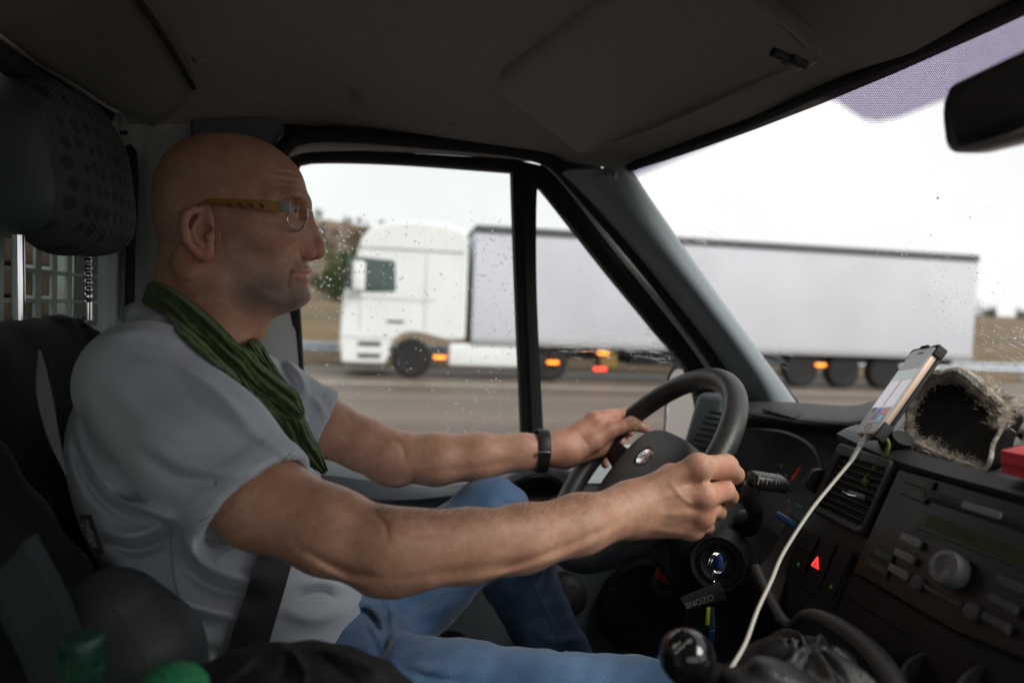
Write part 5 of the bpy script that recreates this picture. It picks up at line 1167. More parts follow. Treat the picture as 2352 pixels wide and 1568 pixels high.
def fshirt(p):
    d = d_ell(p, H(440, 1040)+TF*.005, (.122, .190, .150), [TF, V(0, 1, 0), TU], pw=2.3)
    d = smin(d, d_ell(p, H(606, 1385), (.122, .176, .15), [TF, V(0, 1, 0), TU], pw=2.3), .06)
    d = smin(d, d_ell(p, H(530, 1210), (.115, .172, .16), [TF, V(0, 1, 0), TU], pw=2.4), .05)
    d = smin(d, d_ell(p, H(620, 1500), (.115, .172, .10), pw=2.4), .04)
    d = smin(d, d_chain(p, [P(330, 862, .79), P(385, 822, .875), H(415, 812), P(480, 830, 1.02), P(520, 860, 1.11)], [.046, .038, .048, .038, .048], .03), .025)
    d = smin(d, d_chain(p, [P(318, 722, .985), P(330, 735, .92), P(372, 765, .885)], [.016, .018, .015], .01), .03)
    u, v = proj(p); fo = np.zeros(len(p))
    # near sleeve
    s1 = d_chain(p, [SL_A, SL_A*.45+SL_B*.55, SL_B+sl_ax*.04], [.067, .0655, .0635], .02)
    cut = (p-SL_B) @ sl_ax
    s2 = d_chain(p, [FL_A, FL_A*.5+FL_B*.5, FL_B+fl_ax*.03], [.070, .061, .0555], .02)
    cut2 = (p-FL_B) @ fl_ax
    s1 = s1-.0014*np.clip((cut+.025)/.004, 0, 1); s2 = s2-.0014*np.clip((cut2+.023)/.004, 0, 1)
    d = smin(d, smax(s1, cut, .004), .028); d = smin(d, smax(s2, cut2, .004), .028)
    inn = np.maximum(d_cap(p, SL_B-sl_ax*.05, SL_B+sl_ax*.05, .0562, .0552), -cut-.016); d = np.maximum(d, -inn)
    inn = np.maximum(d_cap(p, FL_B-fl_ax*.05, FL_B+fl_ax*.05, .0485, .0475), -cut2-.014); d = np.maximum(d, -inn)
    # collar lying over the shoulders
    d = smin(d, d_chain(p, [P(306, 716, .99), P(322, 724, .91), P(362, 754, .872), P(414, 808, .860), P(474, 868, .866), P(536, 915, .885)], [.008, .009, .009, .009, .008, .005], .01), .012)
    near = p[:, 1] < YH+.02
    for px, w, a in folds:
        lo = min(q[0] for q in px); hi = max(q[0] for q in px); m = (u > lo-4*w) & (u < hi+4*w) & (near if lo < 640 else True)
        if m.any(): fo[m] += bump_line(p[m], px, w, a)
    return d-fo
shirt = sdf_mesh('polo_shirt', fshirt, (-.50, .60, 1.12), (.10, 1.33, 1.83), SHIRT_H, m_shirt, person)
md = shirt.modifiers.new('smooth', 'SMOOTH'); md.factor = .5; md.iterations = 3
st0 = bvh(shirt); m_seam = mat('shirt seam', (.29, .31, .35), .85)
def seam(lines, name, m, parent, tr_, r_=.0008, n_=60, lift=.0003):
    mb = MB()
    for L_ in lines:
        pts = [hit(tr_, *q) for q in catmull(np.array(L_, float), n_)]; pts = [h+nn_*lift for h, nn_ in pts if h is not None]
        if len(pts) > 6:
            q = np.array(pts)
            for _ in range(3): q[1:-1] = (q[:-2]+2*q[1:-1]+q[2:])/4
            mb.tube(q, r_, 6)
    return mb.build(name, m, parent)
seam([[(676, 1046), (612, 1104), (540, 1160), (466, 1206)], [(668, 1040), (604, 1098), (532, 1153), (458, 1198)], [(394, 1210), (394, 1280), (402, 1340), (414, 1376), (446, 1416), (464, 1490), (474, 1566)]], 'shirt_seam', m_seam, shirt, st0)
# ---- jeans
m_jean = mat('blue denim', (.056, .128, .275), .85, noise=(9, .35, (.11, .21, .37)), bump=(330, .7, .0016), sheen=.2)
LK, RK = P(1128, 1192, 1.10), P(1465, 1655, .74)
jf = [([(1010, 1360), (930, 1420), (880, 1500)], 4, .0016), ([(1015, 1368), (935, 1428), (886, 1505)], 4, -.0016), ([(1222, 1330), (1270, 1430), (1310, 1520)], 4, .002), ([(1212, 1330), (1260, 1432), (1298, 1520)], 4, -.002), ([(805, 1395), (835, 1385), (868, 1410), (880, 1440), (878, 1470)], 7, .006), ([(812, 1412), (838, 1402), (860, 1422), (868, 1450)], 6, -.006),
      ([(900, 1380), (880, 1450), (890, 1520)], 9, -.004), ([(860, 1330), (900, 1400), (905, 1470)], 9, .004), ([(840, 1440), (870, 1500), (890, 1560)], 8, -.004), ([(930, 1530), (1050, 1540), (1180, 1530)], 12, .003), ([(1140, 1150), (1180, 1165), (1200, 1200)], 10, -.003), ([(1100, 1260), (1160, 1270), (1210, 1250)], 12, .003), ([(1230, 1450), (1270, 1470), (1330, 1465)], 10, .003), ([(1080, 1180), (1040, 1220), (1000, 1290)], 10, .003), ([(930, 1535), (1000, 1560), (1100, 1568)], 8, -.003)]
def fjean(p):
    d = d_ell(p, H(740, 1540), (.14, .175, .10), pw=2.3)
    d = smin(d, d_chain(p, [P(800, 1500, 1.04), P(965, 1330, 1.08), LK, ], [.082, .079, .066], .02), .035)
    d = smin(d, d_chain(p, [LK, P(1190, 1320, 1.12), P(1285, 1520, 1.13), P(1350, 1700, 1.13)], [.062, .060, .056, .05], .02), .02)
    d = smin(d, d_chain(p, [P(770, 1600, .86), P(1050, 1640, .80), RK], [.086, .080, .068], .02), .03)
    d = smin(d, d_chain(p, [RK, P(1600, 1850, .74), P(1650, 2100, .76)], [.064, .058, .05], .02), .02)
    fo = np.zeros(len(p))
    for px, w, a in jf: fo += bump_line(p, px, w, a*(1.5 if w > 6 else 1))
    u, v = proj(p)
    return d-fo+.0012*np.sin(u*.06+v*.09)*np.sin(v*.05-u*.03)
jeans = sdf_mesh('jeans', fjean, (-.25, .62, 1.0), (.50, 1.25, 1.57), .0042, m_jean, person)
jt = bvh(jeans); m_thr = mat('tan denim thread', (.30, .24, .17), .8)
mb = MB()
for line in ([(1008, 1366), (960, 1400), (912, 1450), (888, 1492)], [(1226, 1338), (1262, 1412), (1282, 1454), (1296, 1484)], [(806, 1402), (836, 1391), (868, 1414), (880, 1444)], [(905, 1470), (890, 1500)]):
    pts = []
    for q in catmull(np.array(line, float), 26):
        h, nn_ = hit(jt, *q)
        if h is not None: pts.append(h+nn_*.0004)
    if len(pts) > 4: mb.tube(np.array(pts), .0006, 5)
mb.build('seam_stitching', m_thr, jeans)
# ---- seat belt over the belly
stt = bvh(shirt)
def drape(center, half, name, m, parent, nu=40, nv=7, lift=.003, th=.0016, fallback=None):
    c = catmull(np.array(center, float), nu); rows = []
    for i, q in enumerate(c):
        tg_ = c[min(i+1, nu-1)]-c[max(i-1, 0)]; n2 = nrm(V(-tg_[1], tg_[0])); hw_ = np.interp(i/(nu-1), np.linspace(0, 1, len(half)), half); row = []
        for v in np.linspace(-1, 1, nv):
            h, nn_ = hit(stt, *(q+n2*hw_*v)); row.append(None if h is None else h-nrm(ray(*q))*lift)
        rows.append(row)
    good = [r for r in rows if all(x is not None for x in r)]
    g = np.array(good)
    for _ in range(6): g[1:-1] = (g[:-2]+g[1:-1]*2+g[2:])/4; g[:, 1:-1] = (g[:, :-2]+g[:, 1:-1]*2+g[:, 2:])/4
    mb = MB(); mb.grid(g, thick=th, nd=-nrm(ray(*center[len(center)//2]))); return mb.build(name, m, parent)
m_belt = mat('dark belt webbing', (.022, .023, .026), .6, bump=(800, .4, .0008))
drape([(560, 1560), (572, 1480), (606, 1370), (642, 1250), (668, 1180)], [48, 42, 40, 38], 'seat_belt', m_belt, van, lift=.014)
# ---- ribbed scarf
m_scarf = mat('green ribbed knit', (.052, .125, .014), .95, noise=(90, .5, (.115, .20, .028)), bump=(900, .9, .002), sheen=.25)
bt_ = bvh(body)
def strand(upper, lower, Ys, ribs, seed, nu=70, nv=64, bulge=.011, th=.012):
    a = catmull(np.array(upper, float), nu); b2 = catmull(np.array(lower, float), nu); rows = []; r = random.Random(seed)
    ph = r.uniform(0, 6)
    base = np.zeros((nu, nv)); lim = np.full((nu, nv), 9.0); px_ = np.zeros((nu, nv, 2))
    for i in range(nu):
        t_ = i/(nu-1); y = np.interp(t_, np.linspace(0, 1, len(Ys)), Ys)
        for j in range(nv):
            v = j/(nv-1); q = a[i]*(1-v)+b2[i]*v; px_[i, j] = q; yy = y
            for tr_ in (stt, bt_):
                h, _n = hit(tr_, *q)
                if h is not None and abs(h[1]-y) < .12: yy = min(yy, h[1]-.003); lim[i, j] = min(lim[i, j], h[1]-.001)
            base[i, j] = yy
    for _ in range(10):
        base[1:-1] = (base[:-2]+2*base[1:-1]+base[2:])/4; base[:, 1:-1] = (base[:, :-2]+2*base[:, 1:-1]+base[:, 2:])/4
    base = np.minimum(base, lim)
    for _ in range(3): base[1:-1] = np.minimum((base[:-2]+2*base[1:-1]+base[2:])/4, lim[1:-1]); base[:, 1:-1] = np.minimum((base[:, :-2]+2*base[:, 1:-1]+base[:, 2:])/4, lim[:, 1:-1])
    for i in range(nu):
        t_ = i/(nu-1); row = []
        for j in range(nv):
            v = j/(nv-1); e = math.sin(math.pi*v)
            fold = .0058*math.sin(2*math.pi*(2.3*v+.5*t_)+ph)+.0036*math.sin(2*math.pi*(4.1*v-.9*t_+.3*math.sin(5*t_))+ph*2)
            rib = .0017*(abs(math.sin(math.pi*ribs*(v+.035*math.sin(4*t_+ph)+.02*math.sin(11*t_))))-.5)
            nz_ = .0012*mnoise.noise(Vector((t_*40, v*30, seed)))
            off = bulge*e**.6+(fold+rib+nz_)*min(1, e*3)
            p = P(*px_[i, j], base[i, j]); row.append(p-nrm(p-C0)*(off+.007))
        rows.append(row)
    return rows, th
mb = MB()
R1, th = strand([(338, 652), (352, 645), (391, 661), (424, 684), (460, 714), (497, 747), (539, 790), (563, 806), (592, 836), (635, 869), (676, 903), (693, 945)],
                [(326, 690), (331, 697), (381, 726), (421, 776), (480, 827), (533, 868), (563, 905), (585, 928), (606, 945), (634, 962), (664, 968), (692, 964)], [.955, .93, .885, .872, .868, .872, .885, .90, .905, .905], 20, 2)
mb.grid(R1, thick=.014, nd=-fwd)
R2, th = strand([(600, 900), (640, 915), (668, 938), (693, 962), (711, 998), (731, 1037), (748, 1083)], [(560, 905), (600, 945), (628, 970), (646, 1001), (660, 1028), (700, 1064), (742, 1089)], [.915, .91, .905, .90, .89, .885], 14, 5, 46, 44, .010)
mb.grid(R2, thick=.012, nd=-fwd)
R3, th = strand([(583, 776), (600, 795), (614, 820), (640, 860), (672, 900)], [(556, 795), (565, 812), (585, 838), (615, 868), (650, 905)], [1.0, .985, .97, .955, .94], 9, 8, 30, 30, .007)
mb.grid(R3, thick=.01, nd=-fwd)
scarf = mb.build('scarf', m_scarf, person, auto=None)
# loose fibres along the scarf
vs = []; fs = []; r = random.Random(11)
for R_ in (R1, R2, R3):
    for k in range(420):
        i = r.randrange(len(R_)); j = r.choice([0, 1, len(R_[0])-2, len(R_[0])-1, r.randrange(len(R_[0]))]); q = R_[i][j]; d = nrm((r.gauss(0, 1), r.gauss(0, 1), r.gauss(0, 1))); s_ = nrm(np.cross(d, fwd))*.00018; k_ = len(vs)
        vs += [q-s_, q+s_, q+d*r.uniform(.002, .006)-fwd*.002]; fs.append((k_, k_+1, k_+2))
fb = mesh_obj('wool_fibre', vs, fs, m_scarf, scarf, smooth=False); fb['kind'] = 'stuff'
# ---- spectacles
m_gold = mat('mustard spectacle arm', (.30, .14, .012), .4); m_steel = mat('steel spectacle frame', (.5, .5, .48), .25, metal=1)
def lensY(px): return float(np.interp(px, [655, 712], [.876, .928]))
ring = [(668, 466), (684, 470), (698, 477), (706, 488), (705, 502), (698, 518), (687, 530), (674, 527), (663, 515), (659, 502), (664, 484)]
gl_o = None
L1 = catmull(np.array([P(x, y, lensY(x)) for x, y in ring+[ring[0]]]), 45)[:-1]
mb = MB(); mb.tube(L1, .0011, 8, closed=True); mb.tube(mir(L1), .0011, 8, closed=True)
mb.tube([P(703, 482, .925), P(717, 486, .95), mir(P(703, 482, .925))], .0011, 8, 10)
mb.tube([P(700, 500, .925), P(697, 508, .935)], .0012, 6); glasses = mb.build('spectacles', m_steel, person)
m_lens = glass_mat('lens', (.97, .98, .98)); [setattr(nd.inputs[0], 'default_value', 1.06) for nd in m_lens.node_tree.nodes if nd.type == 'FRESNEL']
for LL in (L1, mir(L1)):
    mb = MB(); c = LL.mean(0)+V(.002, 0, 0); mb.add([c]+list(LL), [(0, i+1, (i+1) % len(LL)+1) for i in range(len(LL))]); mb.build('lens', m_lens, glasses)
for far in (0, 1):
    mb = MB(); top = [(466, 459, .866), (500, 456, .862), (560, 458, .862), (610, 461, .866), (645, 464, .874)]; bot = [(470, 467, .866), (500, 468, .862), (560, 475, .862), (610, 482, .866), (648, 488, .874)]
    a = catmull([P(x, y, Y) for x, y, Y in top], 30); b2 = catmull([P(x, y, Y) for x, y, Y in bot], 30)
    if far: a, b2 = mir(a), mir(b2)
    mb.grid([a, b2], thick=.0022, nd=(0, 1, 0)); arm = mb.build('spectacle_arm', m_gold, glasses, auto=30)
    if not far:
        mb = MB()
        for x in (528, 553, 578, 602): 
            yt = np.interp(x, [466, 645], [459, 466]); mb.prism([P(x-9, yt+5, .8605 if x < 590 else .863), P(x+3, yt+5, .8605 if x < 590 else .863), P(x+6, yt+13, .8605 if x < 590 else .863), P(x-3, yt+13, .8605 if x < 590 else .863)], (0, -.0012, 0))
        mb.build('arm_inlay', mat('brown inlay', (.11, .05, .01), .5), arm)
        mb = MB(); mb.grid([catmull([P(645, 464, .8735), P(656, 465, .876), P(668, 467, .880)], 6), catmull([P(648, 488, .8735), P(655, 487, .876), P(664, 484, .879)], 6)], thick=.0022, nd=(0, 1, 0)); mb.build('hinge', mat('grey hinge', (.16, .16, .165), .35), glasses)
# ---- wrist watch, strap buckle towards us
wc = P(1243, 1035, 1.127); wax = nrm(P(1290, 1032, 1.128)-P(1200, 1038, 1.127)+V(0, 0, -.008))
mb = MB(); e1 = nrm(np.cross(wax, (0, 1, 0))); e2 = np.cross(wax, e1); rows = []
for s_, r_ in ((-.0095, .0), (-.0095, .0022), (-.007, .003), (.007, .003), (.0095, .0022), (.0095, .0)):
    rows.append([wc+wax*s_+(e1*math.cos(t)*(.0345+r_)+e2*math.sin(t)*(.031+r_)) for t in np.linspace(0, 2*np.pi, 48, endpoint=False)])
mb.grid(rows, closed_v=True); watch = mb.build('wristwatch', mat('black watch strap', (.014, .013, .013), .5, bump=(300, .4, .0008)), person)
mb = MB(); q = P(1249, 1040, 1.091); mb.box(q, (.022, .003, .006), [wax, (0, 1, 0), e1], bev=.001); mb.build('buckle', m_chrome, watch)
mb = MB(); mb.lathe(wc+V(0, .034, 0), (0, 1, 0), [(.017, -.004), (.018, .004), (.015, .006), (.001, .006)], 28); mb.build('watch_case', m_chrome, watch)
# ================================================================== loose things in the cab
# ---- phone in its cradle, cable
ph = thing('smartphone', 'white smartphone with gold edge tilted in a black cradle on the dash', 'phone', tuple(P(2040, 900, .77)))
TL, TR, BR, BL = P(2098, 801, .745), P(2153, 798, .700), P(2006, 1001, .690), P(1967, 989, .735)
pu = nrm((TL+TR)/2-(BL+BR)/2); pr = nrm((TR+BR)/2-(TL+BL)/2); pr = nrm(pr-pu*(pr @ pu)); pn = np.cross(pr, pu); pn = pn if pn @ (C0-TL) > 0 else -pn
pc = (TL+TR+BR+BL)/4; ph_h = np.linalg.norm((TL+TR)/2-(BL+BR)/2); ph_w = np.linalg.norm((TR+BR)/2-(TL+BL)/2)
mb = MB(); mb.prism(rrect(pc-pn*.0075, pr, pu, ph_w, ph_h, .008), pn*.0075, bev=.0008); mb.build('body', mat('pale gold metal', (.62, .46, .36), .35, metal=.5), ph, auto=30)
mb = MB(); mb.prism(rrect(pc+pn*.0001, pr, pu, ph_w*.965, ph_h*.98, .0075), pn*.0006); fr_ = mb.build('front_glass', mat('white phone glass', (.86, .86, .86), .3), ph, smooth=False)
m_scr = mat('phone screen', (.25, .24, .26), .08, emit=((.62, .58, .64), .34)); m_sc2 = mat('phone screen band', (.2, .22, .2), .08, emit=((.42, .47, .44), .3)); m_sc3 = mat('phone screen dark', (.12, .11, .12), .08, emit=((.30, .28, .30), .2))
sh_, sw_ = ph_h*.735, ph_w*.885
def pp(a, b, o=.0008): return pc+pr*(a*sw_/2)+pu*(b*sh_/2)+pn*o
mb = MB(); mb.prism([pp(-1, -1), pp(1, -1), pp(1, 1), pp(-1, 1)], pn*.0002); scn = mb.build('screen', m_scr, ph, smooth=False)
mb = MB(); mb.prism([pp(-1, .64, .0011), pp(1, .64, .0011), pp(1, 1, .0011), pp(-1, 1, .0011)], pn*.0001); mb.build('screen_bar', m_sc3, scn, smooth=False)
mb = MB(); mb.prism([pp(-1, .3, .0011), pp(1, .3, .0011), pp(1, .62, .0011), pp(-1, .62, .0011)], pn*.0001); mb.build('screen_bar', m_sc2, scn, smooth=False)
mb = MB(); mb.prism([pp(-1, -1, .0011), pp(1, -1, .0011), pp(1, -.56, .0011), pp(-1, -.56, .0011)], pn*.0001); mb.build('screen_bar', m_sc3, scn, smooth=False)
mb = MB(); mb.tube([pp(.05, .3, .0013), pp(0, -.52, .0013)], .0003, 5); mb.build('screen_line', mat('screen line', (.15, .15, .3), .4), scn)
for a, b, c in ((-.62, -.62, (.03, .07, .09)), (0, -.66, (.08, .08, .5)), (.62, -.70, (.5, .1, .1)), (.55, -.9, (.15, .4, .6)), (-.1, -.86, (.1, .1, .1))):
    mb = MB(); mb.prism(rrect(pp(a, b, .0013), pr, pu, sw_*.17, sw_*.17, .001), pn*.0001); mb.build('screen_icon', mat('screen icon', c, .3, emit=(c, .3)), scn, smooth=False)
mb = MB(); cb = pc-pu*(ph_h*.435)+pn*.0008; mb.tube([cb+(pr*math.cos(t)+pu*math.sin(t))*.0052 for t in np.linspace(0, 2*np.pi, 24, endpoint=False)], .0004, 6, closed=True); mb.build('home_button', mat('grey ring', (.3, .29, .28), .3), ph)
mb = MB(); mb.box(pc+pu*(ph_h*.435)+pn*.0008, (.010, .0016, .0004), [pr, pu, pn], bev=.0002); mb.build('earpiece', m_black, ph)
hd = thing('phone_cradle', 'black plastic phone cradle standing on the dash top behind the white phone', 'phone holder', tuple(pc-pn*.02))
mb = MB(); mb.prism(rrect(pc-pn*.0125, pr, pu, ph_w+.003, ph_h+.003, .010), pn*.0048, bev=.002); mb.build('back_plate', m_darkm, hd, auto=30)
for a, b in ((1, 1), (-1, 1), (1, -1)):
    mb = MB(); q = pc+pr*(a*(ph_w/2+.0012))+pu*(b*(ph_h/2-.006)); mb.box(q-pn*.006, (.0026, .022 if b < 0 else .014, .0125), [pr, pu, pn], bev=.0012)
    if b > 0: mb.box(pc+pr*(a*(ph_w/2-.006))+pu*(ph_h/2+.0012)-pn*.006, (.014, .0026, .0125), [pr, pu, pn], bev=.0012)
    mb.build('clip', m_darkm, hd, auto=30)
mb = MB(); mb.box(pc+pu*(ph_h/2+.0012)-pn*.004, (.014, .0035, .013), [pr, pu, pn], bev=.001); mb.build('clip', m_darkm, hd, auto=30)
mb = MB(); q = pc-pn*.018-pu*.05; mb.tube([q, q-pn*.02-pu*.01, P(2075, 1005, .69)], [.010, .009, .012], 12, 8); mb.build('arm', m_darkm, hd)
cb = thing('charging_cable', 'white charging cable hanging from the phone down past the dash', 'cable', tuple(P(1850, 1200, .68)))
pts = [P(1994, 1000, .708), P(1984, 1009, .706), P(1965, 1040, .702), P(1953, 1061, .70), P(1907, 1116, .69), P(1860, 1175, .675), P(1800, 1268, .65), P(1771, 1334, .625), P(1740, 1400, .60), P(1713, 1474, .57), P(1683, 1528, .545), P(1667, 1556, .52), P(1672, 1600, .50)]
mb = MB(); mb.tube(np.array(pts[3:]), .0019, 10, 80); mb.build('cord', mat('off white rubber', (.55, .53, .47), .5), cb)
mb = MB(); mb.tube([pts[0], pts[1]*.5+pts[2]*.5], .0042, 10, 6, flat=.7); mb.tube([pts[1]*.5+pts[2]*.5, pts[3]], [.0030, .0024], 10, 8); mb.build('plug', mat('plug rubber', (.42, .42, .42), .45), cb)
# ---- green cord
m_cord = mat('mottled green cord', (.13, .19, .035), .9, noise=(220, .6, (.24, .30, .07)), bump=(900, .8, .001))
gp = [P(2036, 1008, .69), P(2041, 1022, .685), P(2031, 1048, .690), P(2011, 1070, .70), P(1994, 1095, .707), P(1984, 1115, .71), P(1966, 1142, .715), P(1915, 1177, .735)]
mb = MB(); mb.tube(np.array(gp), .0023, 10, 60)
for a in range(3): q = P(1991-a*2, 1098+a*4, .703); mb.tube([q+V(.004*math.cos(t), -.002+.003*math.sin(t)*.4, .003*math.sin(t)) for t in np.linspace(0, 2*np.pi, 16, endpoint=False)], .0017, 8, closed=True)
tag(mb.build('lanyard', m_cord, None), 'knotted green cord hanging from the phone cradle over the air vent', 'cord')
# ---- fur trapper hat on the dash
hat = thing('fur_hat', 'black leather hat with grey fur trim lying on the dash behind the phone', 'hat', tuple(P(2200, 1000, .82)))
rim = [(2086, 985), (2094, 945), (2120, 890), (2150, 870), (2190, 862), (2232, 878), (2262, 905), (2310, 945), (2300, 975), (2285, 1010), (2268, 1072), (2225, 1068), (2170, 1050), (2122, 1028), (2092, 1012)]
rimX = [.60, .615, .635, .64, .645, .645, .64, .625, .612, .595, .572, .573, .577, .58, .59]
rp = np.array([PX(x, y, X) for (x, y), X in zip(rim, rimX)]); rc = rp.mean(0)
rpc = catmull(np.vstack([rp, rp[:1]]), 91)[:-1]
mb = MB(); rows = []
for s_, dep in ((1.0, 0), (.97, -.006), (.85, -.012), (.6, -.014), (.3, -.013), (.02, -.012)): rows.append(rc+(rpc-rc)*s_+V(-.2, .95, 0)*dep*2.2*(1 if s_ < 1 else 1))
for s_, dep in ((.98, .03), (.8, .07), (.4, .09), (.02, .095)): rows.insert(0, rc+(rpc-rc)*s_+V(.7, .75, .15)*dep)
mb.grid(rows[::-1], closed_v=True, cap=True); mb.build('crown', mat('black hat leather', (.015, .0135, .012), .85, noise=(30, .4), bump=(60, .6, .003), spec=.2), hat)
mb = MB(); mb.tube(rpc+np.array([[.003*mnoise.noise(Vector((k*.21, 3, 1))), .003*mnoise.noise(Vector((k*.23, 9, 1))), .004*mnoise.noise(Vector((k*.27, 5, 1)))] for k in range(90)]), [.0045, .007, .0095, .010, .006, .0022, .0022, .0035, .0040, .0042], 10, closed=True); mb.build('fur_band', mat('fleece band', (.30, .24, .185), .95, noise=(80, .6, (.6, .52, .43)), bump=(350, 1, .004), sheen=.3), hat)
vs = []; fs = []; r = random.Random(21)
def fur(n_, sel, L, lean):
    for k in range(n_):
        i, j = sel(); f = r.random(); q = rpc[i]*(1-f)+rpc[(i+1) % 90]*f; out = nrm(q-rc)
        q = q+out*r.gauss(-.002, .005)+V(.8, .6, 0)*r.uniform(-.004, .03); d = nrm(out*lean[0]+V(r.gauss(.05, .8), r.gauss(.05, .8), r.gauss(lean[1], .8))); l_ = L*r.uniform(.5, 1.2)
        c1 = q+d*l_*.5+V(r.gauss(0, .001), r.gauss(0, .001), r.gauss(0, .001)); e = q+d*l_+V(r.gauss(0, .002), r.gauss(0, .002), r.gauss(-.001, .002)); s_ = nrm(np.cross(d, fwd+V(r.gauss(0, .3), 0, r.gauss(0, .3))))*.00034; k_ = len(vs)
        vs.extend([q-s_, q+s_, c1+s_*.8, c1-s_*.8, e]); fs.extend([(k_, k_+1, k_+2, k_+3), (k_+3, k_+2, k_+4)])
fur(13000, lambda: (r.randrange(10, 48), 0), .0085, (.7, .2))
fur(7000, lambda: (r.choice(list(range(60, 90))+list(range(0, 10))), 0), .0055, (.4, -.1))
f_ = mesh_obj('fur_trim', vs, fs, mat('grey brown fur', (.42, .33, .25), .9, noise=(50, .55, (.82, .71, .59)), sheen=.3), hat, smooth=False); f_['kind'] = 'stuff'
mb = MB(); mb.tube([P(2290, 985, .68), P(2330, 985, .68), P(2362, 1010, .67), P(2350, 1040, .66), P(2300, 1050, .65)], .013, 10, 24, flat=.5); mb.build('ear_flap', mat('brown fleece', (.07, .05, .038), .95, noise=(90, .5), bump=(300, .9, .004), sheen=.3), hat)
# ---- red box
rb = thing('red_box', 'small red cardboard box on the dash top beside the fur hat', 'box', tuple(PX(2330, 1080, .62)))
a, b, c, d = PX(2299, 1033, .565), PX(2420, 1058, .565), PX(2415, 1118, .553), PX(2294, 1086, .553)
m_red = mat('red card', (.55, .012, .025), .45, noise=(20, .12))
mb = MB(); e = (a*.45+d*.55); f = (b*.45+c*.55); mb.prism([e+V(.002, 0, 0), f+V(.002, 0, 0), c+V(.002, 0, 0), d+V(.002, 0, 0)], (.06, 0, .012), bev=.001); mb.build('base', m_red, rb, auto=30)
mb = MB(); mb.prism([a, b, f, e], (.064, 0, .012), bev=.001); mb.build('lid', m_red, rb, auto=30)
# ---- ignition keys
ky_ = thing('key_bunch', 'ignition key with blue head, steel ring and black tag hanging from lock', 'keys', tuple(ic))
mb = MB(); kq = P(1652, 1296, .79); mb.lathe(kq, nrm((.92, -.22, .08)), [(.0002, -.004), (.0115, -.0035), (.013, 0), (.0115, .0035), (.0002, .004)], 28); mb.box((kq+ic)/2, (.03, .008, .003), [ic-kq, (0, 0, 1), np.cross(ic-kq, (0, 0, 1))]); mb.build('key', mat('blue key head', (.008, .03, .15), .6), ky_)
mb = MB(); rc_ = P(1645, 1292, .775)
for o in (0, .0022): mb.tube([rc_+V(o, -o, 0)+(nrm((.9, .3, 0))*math.cos(t)+V(0, 0, 1)*math.sin(t))*.0125 for t in np.linspace(0, 2*np.pi, 30, endpoint=False)], .0009, 8, closed=True)
mb.tube([P(1641, 1312, .773)+V(.002*math.cos(t), 0, .0075*math.sin(t)-.006) for t in np.linspace(0, 2*np.pi, 20, endpoint=False)], .0011, 8, closed=True); mb.build('key_ring', m_chrome, ky_)
tq = [P(1562, 1374, .775), P(1652, 1338, .77), P(1668, 1378, .77), P(1575, 1398, .775)]
mb = MB(); mb.prism(round_poly(tq, .002), (.003, .005, 0), bev=.0008); mb.build('tag', mat('black tag fabric', (.014, .014, .015), .7, bump=(700, .4, .0006)), ky_, auto=30)
tx = nrm(P(1572, 1389, .775)-P(1640, 1366, .77)); ty = nrm(np.cross(tx, fwd)); ty = -ty if ty[2] > 0 else ty
text_obj('tag_print', 'OZONE', mat('tag lettering', (.16, .16, .16), .6), ky_, P(1606, 1380, .771), tx, ty, .0072, depth=0)
mb = MB(); mb.box(P(1626, 1414, .775), (.0045, .003, .022), [(1, 0, .1), (0, 1, 0), (0, 0, 1)], bev=.0008); mb.build('yellow_strip', mat('yellow strip', (.55, .6, .02), .5), ky_)
mb = MB(); mb.tube([P(1634, 1395, .776), P(1636, 1440, .776), P(1633, 1480, .776)], [.0035, .004, .0028], 10, 12); mb.build('strap', mat('blue strap', (.03, .07, .12), .5), ky_)
mb = MB(); mb.box(P(1634, 1462, .771), (.0055, .004, .017), [(1, 0, .1), (0, 1, 0), (0, 0, 1)], bev=.0015); mb.build('blue_clip', mat('blue metal', (.03, .09, .32), .35, metal=.6), ky_)
mb = MB(); pa, pb = P(1782, 1180, .80), P(1828, 1207, .785); mb.tube([pa, pa*.9+pb*.1, pa*.2+pb*.8, pb], [.0035, .0048, .005, .004], 12); tag(mb.build('marker_pen', mat('blue pen plastic', (.02, .09, .25), .35), None), 'blue marker pen lying in the dash shelf right of the column', 'pen')
# ---- bottle with green cap, green knit, black jacket on the middle seat
bo_c = P(188, 1500, .48)
bt_o = thing('bottle', 'drink bottle with dark green screw cap between the seats', 'bottle', tuple(bo_c-V(0, 0, .2)))
mb = MB(); mb.lathe(bo_c, nrm((.02, .05, 1)), [(.0002, .012), (.0115, .012), (.0130, .010), (.0135, -.004), (.0133, -.008), (.0142, -.009), (.0142, -.0125), (.012, -.013)], 40); cap = mb.build('cap', mat('dark green cap', (.004, .05, .024), .4), bt_o, auto=40)
mb = MB()
for k in range(40):
    a = k*2*math.pi/40; mb.box(bo_c+V(.0134*math.cos(a), .0134*math.sin(a), .001), (.0007, .0007, .014), bev=.0002)
mb.build('cap_rib', cap.data.materials[0], cap)
mb = MB(); mb.lathe(bo_c, (.02, .05, 1), [(.0115, -.0125), (.012, -.02), (.0165, -.022), (.0165, -.025), (.013, -.027), (.018, -.05), (.032, -.085), (.034, -.2), (.03, -.21)], 36); mb.build('bottle_body', mat('dark green bottle', (.01, .05, .03), .15, coat=.2), bt_o)
def fknit(p): return d_ell(p, P(395, 1592, .46), (.022, .024, .017))+.0011*np.sin(p[:, 0]*700)*np.sin(p[:, 1]*600+p[:, 2]*500)
tag(sdf_mesh('green_pouch', fknit, P(395, 1592, .46)-.04, P(395, 1592, .46)+.04, .0016, mat('bright green knit', (.02, .22, .085), .7, bump=(600, .6, .002)), None), 'bright green bumpy pouch at the bottom edge beside the bottle', 'pouch')
